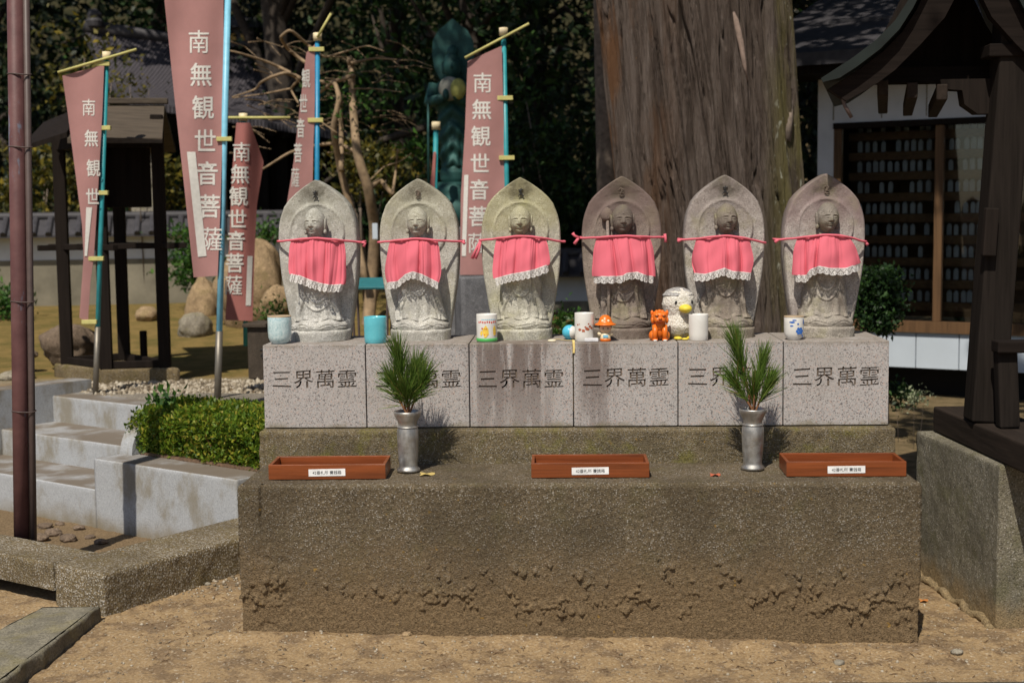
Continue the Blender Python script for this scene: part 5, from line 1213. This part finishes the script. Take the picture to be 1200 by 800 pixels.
shrub_px('low_plant', 1052, 462, 2.5, 12, 14, 300, .03, LGREEN, 'dark low plant beside the silvery one', 'plant', 2, spread=.03)

# ================================================================== left background
def tz_(px, py, z): p = atz(px, py, z); return Vector((p[0], p[1], z))
tw = thing('timber_shelter', 'black four-posted timber frame with small plank roof on a concrete base', 'timber shelter', tuple(tz_(130, 440, .4)), 0, None, True)
fz0 = .475
PL, PF, PR, PB = tz_(79, 426, fz0), tz_(125, 432, fz0), tz_(193.5, 430, fz0), tz_(146, 421.5, fz0)
cen = (PL+PF+PR+PB)/4; grow = lambda P, f: cen + (P-cen)*f
rough_block('foundation', [grow(PF, 1.28), grow(PR, 1.28), grow(PB, 1.28), grow(PL, 1.28)], .3, fz0, concrete_mat('mossy foundation concrete', (.21, .16, .09), .3, moss=(.14, .12, .03), mossamt=.6), tw, .02, .006, 18, .01)
for P in (PL, PF, PR, PB): MB().beam((P.x, P.y, fz0), (P.x, P.y, 1.78), .062, .062, .004, up=(PR-PF).normalized()).build('post', BLACKW, tw)
for a, b in ((PL, PF), (PF, PR), (PR, PB), (PB, PL)):
    d = (b-a).normalized()*.13; z = at(100, 289, a.y)[2]
    MB().beam((a.x, a.y, z)-d if False else Vector((a.x, a.y, z))-d, Vector((b.x, b.y, z))+d, .03, .03, .003).build('rail', BLACKW, tw)
    MB().beam((a.x, a.y, fz0+.02), (b.x, b.y, fz0+.02), .035, .035, .003).build('ground_rail', BLACKW, tw)
    MB().beam((a.x, a.y, 1.66), (b.x, b.y, 1.66), .05, .09, .003).build('top_beam', BLACKW, tw)
bx = cen + Vector((.10, 0, 0)); z0, z1 = at(158, 243, bx.y)[2], at(158, 160, bx.y)[2]
MB().box((bx.x, bx.y, (z0+z1)/2), (.23, .2, z1-z0), rz=R_(20), bev=.004).build('hanging_box', BLACKW, tw)
ex = (PR-PF); ex.z = 0; ex.normalize(); ey = Vector((-ex.y, ex.x, 0)); hx, hy = (PR-PF).length/2+.17, (PB-PR).length/2+.24
cz = 1.775
def rp(a, b, z): p = cen + ex*a*hx + ey*b*hy; return (p.x, p.y, z)
PLANK = wood_mat('grey brown roof planks', (.075, .058, .042), 'x', .8)
rf = slab_roof('roof', [rp(-.42, -1, cz-.13), rp(1, -1, cz-.13), rp(.94, 0, cz+.07), rp(-.36, 0, cz+.07)], .025, PLANK, tw)
slab_roof('side_roof', [rp(-1.1, -1, cz-.17), rp(-.425, -.99, cz-.10), rp(-.365, 0, cz+.065), rp(-1.0, .0, cz-.02)], .025, BLACKW, tw)  # black sloping sheet left of the plank roof
slab_roof('roof', [rp(-.36, 0.004, cz+.07), rp(.94, 0.004, cz+.07), rp(1, 1, cz-.13), rp(-.42, 1, cz-.13)], .025, PLANK, tw)
MB().beam(rp(-.4, 0, cz+.09), rp(1, 0, cz+.09), .05, .03, .004).build('ridge_board', PLANK, tw)
# garden rocks
for k, (px, py, Y, rx, rz_, mt, lab) in enumerate([
        (80, 404, 3.3, 34, 24, ROCKD, 'dark brown rounded garden rock behind the timber frame'),
        (228, 386, 4.6, 22, 18, ROCKG, 'pale grey garden rock before the boulder'),
        (172, 368, 5.3, 16, 10, ROCKT, 'low tan rock at the foot of the garden wall'),
        (292, 335, 5.0, 40, 58, ROCKT, 'big tan boulder behind the short red banner'),
        (325, 358, 4.4, 22, 24, ROCKT, 'tan rock behind the leftmost statue'),
        (238, 365, 5.6, 26, 40, ROCKT, 'tall tan rock in shade left of the big boulder'),
        (30, 415, 3.2, 16, 6, ROCKD, 'flat edging rock at far left of the moss'),
        (18, 440, 2.9, 22, 7, ROCKG, 'flat stepping rock beside the gravel at far left')]):
    c = at(px, py, Y); s = (Y-CAM[1])/FPX; rock('garden_rock', lab, tuple(c), (rx*s, rx*s*.8, rz_*s), mt, None, k*5+3, k, .3)
o = MB().box((0, 0, .08), (.035, .035, .22), bev=.004).build('short_stake', BLACKW, None); p = tz_(169, 424, .43); o.location = (p.x, p.y, .42); tag(o, 'short dark stake in the moss inside the timber frame view', 'stake')

# tiled garden wall
def garden_wall(name, pxa, pxb, Y0, Y1, pycap, pytile, pywhite, pybot, lab):
    a, b = at(pxa, 300, Y0), at(pxb, 300, Y1); t = thing(name, lab, 'garden wall', ((a[0]+b[0])/2, (Y0+Y1)/2, .5), 0, None, True)
    d = Vector((b[0]-a[0], Y1-Y0, 0)); L = d.length; d.normalize(); an = math.atan2(d.y, d.x); c = Vector(((a[0]+b[0])/2, (Y0+Y1)/2, 0)); Ym = (Y0+Y1)/2; xm = (pxa+pxb)/2
    zc, zt, zw, zb_ = [at(xm, q, Ym)[2] for q in (pycap, pytile, pywhite, pybot)]
    MB().box((c.x, c.y, (zt+zw)/2), (L, .12, zt-zw), rz=an).build('plaster_band', PLASTER, t)
    MB().box((c.x, c.y, (zw+zb_)/2-.1), (L, .13, zw-zb_+.2), rz=an).build('lower_face', SOILW, t)
    n = Vector((-d.y, d.x, 0)); m = MB(); P = []
    for s in (-1, 1):
        o1 = c - d*(L/2) ; q = [c-d*L/2+n*s*.2, c+d*L/2+n*s*.2, c+d*L/2+n*s*.02, c-d*L/2+n*s*.02]
        m.add([(q[0].x, q[0].y, zt), (q[1].x, q[1].y, zt), (q[2].x, q[2].y, zc-.02), (q[3].x, q[3].y, zc-.02), (q[0].x, q[0].y, zt-.02), (q[1].x, q[1].y, zt-.02), (q[2].x, q[2].y, zc-.05), (q[3].x, q[3].y, zc-.05)], [(0, 1, 2, 3), (7, 6, 5, 4), (0, 4, 5, 1), (1, 5, 6, 2), (2, 6, 7, 3), (3, 7, 4, 0)])
        k = int(L/.11)
        for j in range(k+1):
            p = c - d*L/2 + d*L*j/k; m.tube([p+n*s*.21+Vector((0, 0, zt+.005)), p+n*s*.02+Vector((0, 0, zc-.01))], .024, 8)
    m.tube([c-d*L/2+Vector((0, 0, zc)), c+d*L/2+Vector((0, 0, zc))], .035, 10); m.build('tile_cap', RIDGE, t, 'auto'); return t
garden_wall('garden_wall', -60, 345, 6.3, 6.9, 253, 274, 303, 378, 'white banded garden wall with dark tile cap behind the timber frame')
garden_wall('garden_wall', 585, 780, 5.6, 5.6, 296, 320, 352, 402, 'short stretch of tiled white garden wall seen between the two middle statues')

# temple building
tm = thing('temple_hall', 'old temple building with sweeping grey tiled roof and dark timber walls behind the banners', 'temple', (-5, 11, .5), 0, None, True)
a, b, c, d = at(99, 36, 11.0), at(312, 62, 12.2), at(420, 160, 10.0), at(156, 117, 9.2)
def curved_roof(name, a, b, c, d, sag, th, mat, nu=24, nv=14):
    u, v = np.meshgrid(np.linspace(0, 1, nu), np.linspace(0, 1, nv)); u, v = u[..., None], v[..., None]
    P = (a*(1-u)+b*u)*(1-v) + (d*(1-u)+c*u)*v; P[..., 2] -= sag*np.sin(np.pi*v[..., 0])
    V = np.concatenate([P.reshape(-1, 3), (P-np.array([0, 0, th])).reshape(-1, 3)]); F = [tuple(f) for f in grid_faces(nv, nu)] + [tuple(f[::-1]) for f in grid_faces(nv, nu, False, nu*nv)]
    n = nu*nv; rim = [k for k in range(nu)] + [k*nu+nu-1 for k in range(1, nv)] + [(nv-1)*nu+k for k in range(nu-2, -1, -1)] + [k*nu for k in range(nv-2, 0, -1)]
    F += [(rim[i], rim[(i+1) % len(rim)], rim[(i+1) % len(rim)]+n, rim[i]+n) for i in range(len(rim))]
    return npmesh(name, V, F, mat, tm)
curved_roof('roof', a, b, c, d, .18, .07, TILE)
b2 = b+np.array([.2, 2.5, -1.2]); a2 = a+np.array([.3, 2.5, -1.2]); curved_roof('roof', a+np.array([0, .004, 0]), b+np.array([0, .004, 0]), b2, a2, .15, .07, TILE)
MB().tube([a+np.array([0, 0, .05]), (a+b)/2+np.array([0, 0, .02]), b+np.array([0, 0, .05])], .075, 10).build('ridge', RIDGE, tm, True)
p = a+np.array([.12, 0, .1]); MB().lathe([(.09, -.06), (.1, 0), (.075, .03), (.085, .07), (.05, .12), (0, .14)], tuple(p), 14).build('ridge_end', RIDGE, tm)
rf_e = at(284, 46, 12.0); t_ = MB().box((rf_e[0], 12.0, rf_e[2]), (.36, .36, .22), bev=.01); t_.lathe([(.2, .10), (.33, .1), (.22, .2), (.1, .26), (.0, .27)], tuple(rf_e), 20); t_.build('roof_turret', RIDGE, tm)
GILT = plain('gilt panels', (.5, .3, .05), .5)
for sg in (-1, 1): MB().box((rf_e[0]+sg*.085, 11.805, rf_e[2]+.0), (.11, .02, .075)).build('gilt_window', GILT, tm)
g0, g1 = d+np.array([.5, .75, -.1]), c+np.array([-.5, .85, -.1])
MB().beam((g0[0], g0[1], (g0[2]+.3)/2), (g1[0], g1[1], (g0[2]+.3)/2), .3, g0[2]-.3, up=(0, 0, 1)).build('timber_wall', BLACKW, tm)
for k in range(7):
    f = k/6; p = g0*(1-f)+g1*f; MB().beam((p[0], p[1]-.2, .4), (p[0], p[1]-.2, g0[2]), .13, .13, .006, up=(1, 0, 0)).build('pillar', DWOOD, tm)
for k in range(16):
    f = k/15; p = d*(1-f)+c*f; q_ = (a*(1-f)+b*f); e = p+(q_-p)*.4
    MB().beam(p+np.array([0, .06, -.1]), e+np.array([0, 0, -.28]), .06, .07).build('rafter', DWOOD, tm)
st2 = rough_block('stone_wall_base', [(-6.5, 7.2), (-2.2, 8.4), (-2.2, 8.7), (-6.5, 7.5)], .3, 1.0, ROCKG, None, .06, .04, 3, .03); tag(st2, 'weathered grey stone footing wall in shade before the temple', 'stone wall', kind='thing')
tp = at(171, 222, 7.2); o = thing('stone_lantern_post', 'pale grey stone pillar seen through the timber frame', 'stone pillar', (tp[0], 7.2, .5), 0, None, True)
rough_block('pillar_shaft', [(tp[0]-.1, 7.1), (tp[0]+.1, 7.1), (tp[0]+.1, 7.3), (tp[0]-.1, 7.3)], .4, at(171, 180, 7.2)[2], ROCKG, o, .03, .012, 8, .02)
MB().lathe([(.0, 0), (.17, 0), (.19, .05), (.12, .12), (.05, .16), (0, .17)], (tp[0], 7.2, at(171, 180, 7.2)[2]+.001), 18).build('pillar_cap', ROCKG, o, True)

# dark incense stand, storage bin, plinth
p = tz_(300, 447, .405); ic = thing('incense_stand', 'dark polished stone stand behind the left end block', 'stone stand', (p.x+.1, p.y+.1, .4), 0, None, True)
MB().box((p.x+.09, p.y+.15, .4+.145), (.27, .2, .27), rz=R_(-6), bev=.006).build('stand_body', BLACKST, ic)
MB().box((p.x+.09, p.y+.15, .4+.291), (.31, .24, .02), rz=R_(-6), bev=.004).build('stand_top', BLACKST, ic)
m = MB()
for pts in ([(-.022, .02), (.02, .022)], [(0, .034), (0, .008), (-.018, -.012)], [(.002, .008), (.02, -.012)], [(-.014, -.02), (.014, -.02)], [(0, -.012), (0, -.034)]):
    m.tube([(p.x+.035+x, p.y+.049-(x+.035-.09)*.105-.0015, .545+z) for x, z in pts], .0035, 6)
m.build('carved_mark', INK, ic)
p = at(437, 385, 1.75); bn = thing('storage_bin', 'dark green storage bin with teal sloping lid behind the two leftmost statues', 'bin', (p[0], 1.75, .4), 0, None, True)
MB().box((p[0], 1.75, .52), (.16, .16, .24), bev=.01).build('bin_body', plain('dark green plastic', (.015, .07, .05), .5), bn)
q0 = at(437, 332, 1.75); MB().box((p[0]+.0, 1.75, q0[2]), (.2, .2, .014), rx=R_(9), bev=.004).build('bin_lid', plain('teal sheet', (.03, .16, .18), .5), bn)
m = MB(); [m.tube([(p[0]+sx*.07, 1.75+sy*.07, .62), (p[0]+sx*.08, 1.75+sy*.08, q0[2])], .006, 6) for sx in (-1, 1) for sy in (-1, 1)]; m.build('bin_leg', PIPE, bn)

KY = 4.4; kc = at(532, 200, KY); s = (KY-CAM[1])/FPX
kn = thing('bronze_statue', 'green bronze standing figure with leaf-shaped halo and a pale cloth on its chest', 'statue', (kc[0], KY, 0.5), 0, None, True)
zof = lambda py: float(at(532, py, KY)[2])
prof = np.array([(234, 16), (226, 17), (218, 13), (210, 17), (202, 17.5), (196, 15), (185, 15.5), (160, 17), (140, 18.5), (122, 21), (108, 22), (98, 20), (92, 12), (88, 7), (82, 6.5)])
zz = np.linspace(234, 82, 150); w = np.interp(zz, prof[::-1][:, 0], prof[::-1][:, 1])*s*.95
T2 = np.linspace(0, 2*np.pi, 60, endpoint=False); Zg = np.array([zof(q) for q in zz])
X = w[:, None]*np.cos(T2); Yy = w[:, None]*np.sin(T2)*.72; D = np.stack([X, Yy, Zg[:, None]+0*X], -1)
fl = (.006*np.sin(T2*9)[None]*sst(100, 190, zz)[:, None] + .010*np.sin(Zg[:, None]*60+np.abs(np.cos(T2))*5)*(np.sin(T2) < .2)[None])*(zz < 196)[:, None]
X, Yy = X+fl*np.cos(T2), Yy+fl*np.sin(T2)
m = MB(); m.add(np.stack([X+kc[0], Yy+KY, D[..., 2]], -1).reshape(-1, 3), grid_faces(150, 60, True))
m.ell((kc[0]-.0, KY-.02, zof(78)), (.058, .06, .085), 24, 18); m.ell((kc[0], KY, zof(62)), (.04, .045, .05), 16, 12); m.ell((kc[0], KY-.085, zof(79)), (.009, .012, .018), 10, 8)
for sg in (-1, 1):
    m.ell((kc[0]+sg*.058, KY, zof(80)), (.01, .016, .04), 10, 8); m.tube([(kc[0]+sg*.11, KY, zof(100)), (kc[0]+sg*.14, KY-.03, zof(120)), (kc[0]+sg*.05, KY-.13, zof(117))], [.045, .042, .03], 12); m.ell((kc[0]+sg*.03, KY-.15, zof(113)), (.022, .025, .04), 10, 8)
m.build('figure', BRONZE, kn, True)
hp = [(22.5, 78), (24.5, 62), (23.5, 46), (17, 34), (8, 27), (0, 20)]
hp = [(np.interp(q, np.linspace(0, 1, 6), [a for a, b in hp]), np.interp(q, np.linspace(0, 1, 6), [b for a, b in hp])) for q in np.linspace(0, 1, 30)]
pts = [(kc[0]-a*s, zof(b)) for a, b in hp] + [(kc[0]+a*s, zof(b)) for a, b in hp[::-1][1:]] + [(kc[0]+13*s, zof(97)), (kc[0]-13*s, zof(97))]
MB().prism(pts, KY+.06, KY+.10).build('halo', BRONZE, kn)
MB().ell((kc[0]-.01, KY-.115, zof(106)), (.07, .05, .075), 20, 14).build('chest_cloth', plain('pale cloth', (.26, .26, .22), .9, var=.3, scale=20), kn, True)
MB().ell((kc[0]+.045, KY-.15, zof(107)), (.05, .04, .065), 16, 12).build('yellow_cloth', plain('yellow cloth', (.34, .34, .1), .9, var=.3), kn, True)
MB().tube([(kc[0]-.16, KY-.04, zof(235)), (kc[0]-.15, KY-.06, zof(112))], .008, 8).build('staff', BRONZE, kn, True)
MB().lathe([(.17, -.02), (.2, .05), (.19, .12), (.13, .16), (.15, .2), (.11, .26)], (kc[0], KY, zof(262)), 24).build('lotus_base', BRONZE, kn, True)
a_ = [(kc[0]-.25, KY-.2), (kc[0]+.06, KY-.32), (kc[0]+.3, KY), (kc[0]-.05, KY+.25)]
rough_block('plinth', a_, .3, zof(262)-.02, PLINTH, kn, .04, .003, 10, .01)
pp = at(556, 360, 2.3); pl2 = thing('stone_plinth', 'dark grey square stone pillar below the rightmost red banner', 'stone pillar', (pp[0], 2.3, .4), 0, None, True)
rough_block('plinth_body', [(pp[0]-.055, 2.2), (pp[0]+.11, 2.26), (pp[0]+.05, 2.42), (pp[0]-.10, 2.36)], .3, at(556, 324, 2.3)[2], PLINTH, pl2, .02, .002, 10, .008)

# bare branching tree
BY = 5.0
bt = thing('bare_tree', 'bare twisted tree with many leafless branches behind the leftmost statues', 'tree', tuple(at(425, 390, BY)), 0, None, True)
def bp(L, dy=0.): 
    n = len(L); return [at(x, y, BY+dy*math.sin(k*1.3)) for k, (x, y) in enumerate(L)]
m = MB(); u = s_ = (BY-CAM[1])/FPX
def br_(L, r0, r1, dy=.15):
    P = bp(L, dy); k = len(P); t = np.linspace(0, k-1, k*4); Q = np.stack([np.interp(t, range(k), [p[q] for p in P]) for q in range(3)], -1)
    Q[1:-1] = (Q[:-2]+Q[1:-1]*2+Q[2:])/4; m.tube([tuple(q) for q in Q], [u*(r0+(r1-r0)*i/(len(Q)-1)) for i in range(len(Q))], 8)
br_([(430, 395), (436, 330), (440, 270), (432, 222), (418, 180), (414, 130), (412, 85), (410, 68)], 8, 3.5)
br_([(432, 222), (445, 210), (460, 228)], 3.5, 2.5); br_([(414, 90), (408, 70)], 3, 2)
br_([(428, 330), (412, 250), (398, 195), (390, 150), (398, 115), (392, 95), (375, 108)], 5, 2)
br_([(400, 200), (400, 150), (399, 110)], 3.5, 2); br_([(418, 178), (395, 168), (372, 170), (340, 178), (310, 197), (290, 208)], 2.5, .9)
br_([(412, 74), (440, 68), (465, 70)], 1.8, .8); br_([(410, 90), (385, 98), (352, 92), (335, 85), (318, 90), (305, 97), (300, 105), (272, 114)], 2.8, .9)
br_([(375, 85), (350, 68), (336, 56), (328, 44), (340, 34), (362, 54)], 2.2, 1.6); br_([(352, 92), (330, 80), (312, 72), (280, 62), (262, 58)], 2.2, .8)
br_([(362, 54), (380, 68), (400, 62), (430, 53), (450, 60)], 1.6, .6); br_([(352, 92), (340, 104), (350, 122), (372, 140), (395, 156)], 1.4, .8); br_([(340, 104), (310, 110), (272, 115)], 1.2, .6)
br_([(412, 104), (440, 104), (470, 108)], 1, .5); br_([(398, 140), (370, 150), (340, 148)], 1, .5); br_([(430, 215), (450, 195), (468, 190), (482, 180)], 1, .5); br_([(460, 228), (464, 200), (466, 175)], 2, 1)
for _ in range(60):
    x, y = random.uniform(265, 470), random.uniform(45, 190); a = random.uniform(-.6, .6)
    br_([(x, y), (x+18*math.cos(a), y+18*math.sin(a)*.7), (x+38*math.cos(a+.2), y+38*math.sin(a+.3)*.7)], .8, .25, .6)
m.build('trunk', plain('tan bare bark', (.27, .19, .115), .9, var=.35, scale=25), bt, True)
P = np.array([at(x, y, BY+random.uniform(-.4, .4)) for x, y in zip(RNG.normal(415, 34, 160), RNG.normal(118, 16, 160))]); leaves('foliage', P, .045, LMID, bt)
MB().box(tuple(at(439.5, 271, BY-.3)), (6*u, .01, 18*u), bev=.002).build('name_plate', PANEL, bt)

# ================================================================== banners
_fg = {}
def fine_glyph(ch, size):
    if ch not in _fg:
        V, F = glyphs(ch, 1, .004 if ch in '薩南' else .012, 2); bm = bmesh.new(); vs = [bm.verts.new(v) for v in V]
        for f in F:
            try: bm.faces.new([vs[i] for i in f])
            except ValueError: pass
        bmesh.ops.subdivide_edges(bm, edges=[e for e in bm.edges if e.calc_length() > .12], cuts=3, use_grid_fill=True); bmesh.ops.triangulate(bm, faces=bm.faces[:])
        bmesh.ops.subdivide_edges(bm, edges=[e for e in bm.edges if e.calc_length() > .15], cuts=2); bmesh.ops.triangulate(bm, faces=bm.faces[:])
        bm.verts.index_update(); _fg[ch] = (np.array([v.co[:] for v in bm.verts]), [[v.index for v in f.verts] for f in bm.faces]); bm.free()
    V, F = _fg[ch]; return V*size, F
def banner(lab, Y, pole, pcol, bar, left, right, chars, size, cloth, strip=None, xs=1., amp=.012, fold=None, clips=(), top=True, sleeve=None, pw=2.9, toff=.0022):
    gb = at(pole[1][0], pole[1][1], Y); t = thing('banner', lab, 'banner', tuple(gb), 0, 'red prayer banners on poles', True)
    s = (Y-CAM[1])/FPX; pa, pb = at(*pole[0], Y), gb
    MB().tube([pa, pb + (pb-pa)*.02], pw*s, 12).build('pole', pcol, t, True)
    if sleeve: MB().tube([pa+(pb-pa)*sleeve, pb+(pb-pa)*.03], (pw+.5)*s, 12).build('pole_sleeve', STEEL, t, True)
    if top: MB().tube([pa+np.array([0, 0, 5*s]), pa-np.array([0, 0, 4*s])], 5*s, 10).build('pole_cap', CREAM, t, True)
    if bar: MB().tube([at(*bar[0], Y-.03), at(*bar[1], Y-.03)], 1.6*s, 8).build('crossbar', YTAPE, t, True)
    def wav(px, py): return Y - .02 - amp*math.sin(px*.11+py*.012) - amp*.6*math.sin(px*.045-py*.02+1) - (fold(px, py) if fold else 0)
    L, Rr = np.array(left, float), np.array(right, float); nv, nu = 70, 26; P = []
    for v in np.linspace(0, 1, nv):
        l = [np.interp(v, np.linspace(0, 1, len(L)), L[:, q]) for q in (0, 1)]; r = [np.interp(v, np.linspace(0, 1, len(Rr)), Rr[:, q]) for q in (0, 1)]
        for w_ in np.linspace(0, 1, nu): x, y = l[0]+(r[0]-l[0])*w_, l[1]+(r[1]-l[1])*w_; P.append(at(x, y, wav(x, y)))
    P = np.array(P); V = np.concatenate([P, P+np.array([0, .002, 0])]); F = np.concatenate([grid_faces(nv, nu), grid_faces(nv, nu, False, nu*nv)[:, ::-1]])
    c = npmesh('cloth', V, F, cloth, t, True)
    VV = []; FF = []
    for ch, x, y in chars:
        g, f = fine_glyph(ch, size*s); o_ = len(VV)
        FF += [tuple(i+o_ for i in q) for q in f]
        for a_, b_, _z in g: X_, Y_ = x + a_/s*xs, y - b_/s; VV.append(at(X_, Y_, wav(X_, Y_)-toff))
    if VV: npmesh('lettering', np.array(VV), FF, BANW, c)
    if strip:
        S0 = np.array(strip, float); VV = []
        for v in np.linspace(0, 1, 24):
            for w_ in (0, .5, 1):
                a_ = S0[0]+(S0[3]-S0[0])*v; b_ = S0[1]+(S0[2]-S0[1])*v; q = a_+(b_-a_)*w_; VV.append(at(q[0], q[1], wav(q[0], q[1])-.003))
        npmesh('white_strip', np.array(VV), grid_faces(24, 3), BANW, c)
    for x, y in clips: MB().box(tuple(at(x, y, Y-.015)), (18*s, .02, 5*s), bev=.002).build('loop', YTAPE, t)
    return t
T7 = '南無観世音菩薩'
y1 = atz(112, 460, .41)[1]; y2 = atz(255, 467, .41)[1]
banner('faded red banner narrowing downwards on a teal pole, far left', y1, ((125, 66), (112, 460)), TEAL, ((68, 85), (160, 58)),
       [(73, 89), (79, 130), (88, 200), (96, 262), (98, 300), (93, 372)], [(122, 76), (120, 130), (115, 220), (110, 300), (106, 330), (103, 378)],
       [('南', 104, 126), ('無', 107, 162), ('観', 109.5, 197), ('世', 108.5, 230)], 21, BAN, [(101, 243), (108, 243), (102, 300), (99, 300)], .8, .01, None, [(120, 75), (121, 150), (118, 226), (113, 303), (105, 377)], True, .80)
banner('tallest faded red banner with large white lettering on a light blue pole', y2, ((268, -40), (255, 467)), LBLUE, ((185, -12), (290, -40)),
       [(192, -6), (205, 120), (216, 220), (227, 325)], [(262, -26), (262, 120), (258, 250), (255, 323)],
       [(ch, 233+2.5*k, 49+38.5*k) for k, ch in enumerate(T7)], 29, BAN, [(219, 178), (229, 178), (242, 300), (232, 301)], .92, .012, None, [(263, 163)], False, .84, 3.7)
banner('short twisted stronger-red banner behind the tallest one', 3.2, ((285, 138), (288, 400)), TEAL, ((265, 138), (340, 138)),
       [(277, 144), (272, 200), (268, 300), (264, 375)], [(293, 144), (309, 190), (301, 240), (298, 300), (296, 376)],
       [(ch, 283-1.6*k, 178+26*k) for k, ch in enumerate(T7)], 24, BANR, [(290, 300), (296, 300), (294, 358), (288, 358)], .95, .02, lambda x, y: .05*math.sin((x-270)*.1), toff=.005)
banner('narrow edge-on red banner on a bright blue pole above the leftmost statue', 3.0, ((372, 44), (371, 420)), BLUE, ((372, 44), (388, 16)),
       [(359, 62), (352, 120), (344, 190), (336, 240)], [(369, 52), (369, 120), (367, 180), (366, 240)],
       [(ch, 358.5-3.1*k, 92+29*k) for k, ch in enumerate(T7[2:])], 24, BAN, None, .42, .01, None, [(370, 141), (371, 58)])
banner('faded red banner with white lettering before the bronze statue', 2.9, ((590, 38), (598, 410)), TEAL, ((545, 68), (620, 28)),
       [(548, 72), (545, 150), (540, 230), (539, 322)], [(588, 54), (590, 130), (593, 215), (596, 322)],
       [(ch, 565.5-1*k, 97+31.3*k) for k, ch in enumerate(T7)], 25, BAN, [(544, 205), (549, 205), (546, 300), (541, 300)], .95, .01, None, [(592, 115), (594, 185)])
banner('sliver of red banner on a thin teal pole left of the bronze statue', 4.0, ((511, 148), (506, 400)), TEAL, None,
       [(508, 178), (506, 200), (503, 226)], [(511, 178), (510, 200), (509, 226)], [], 20, BANR, None, 1, .002)
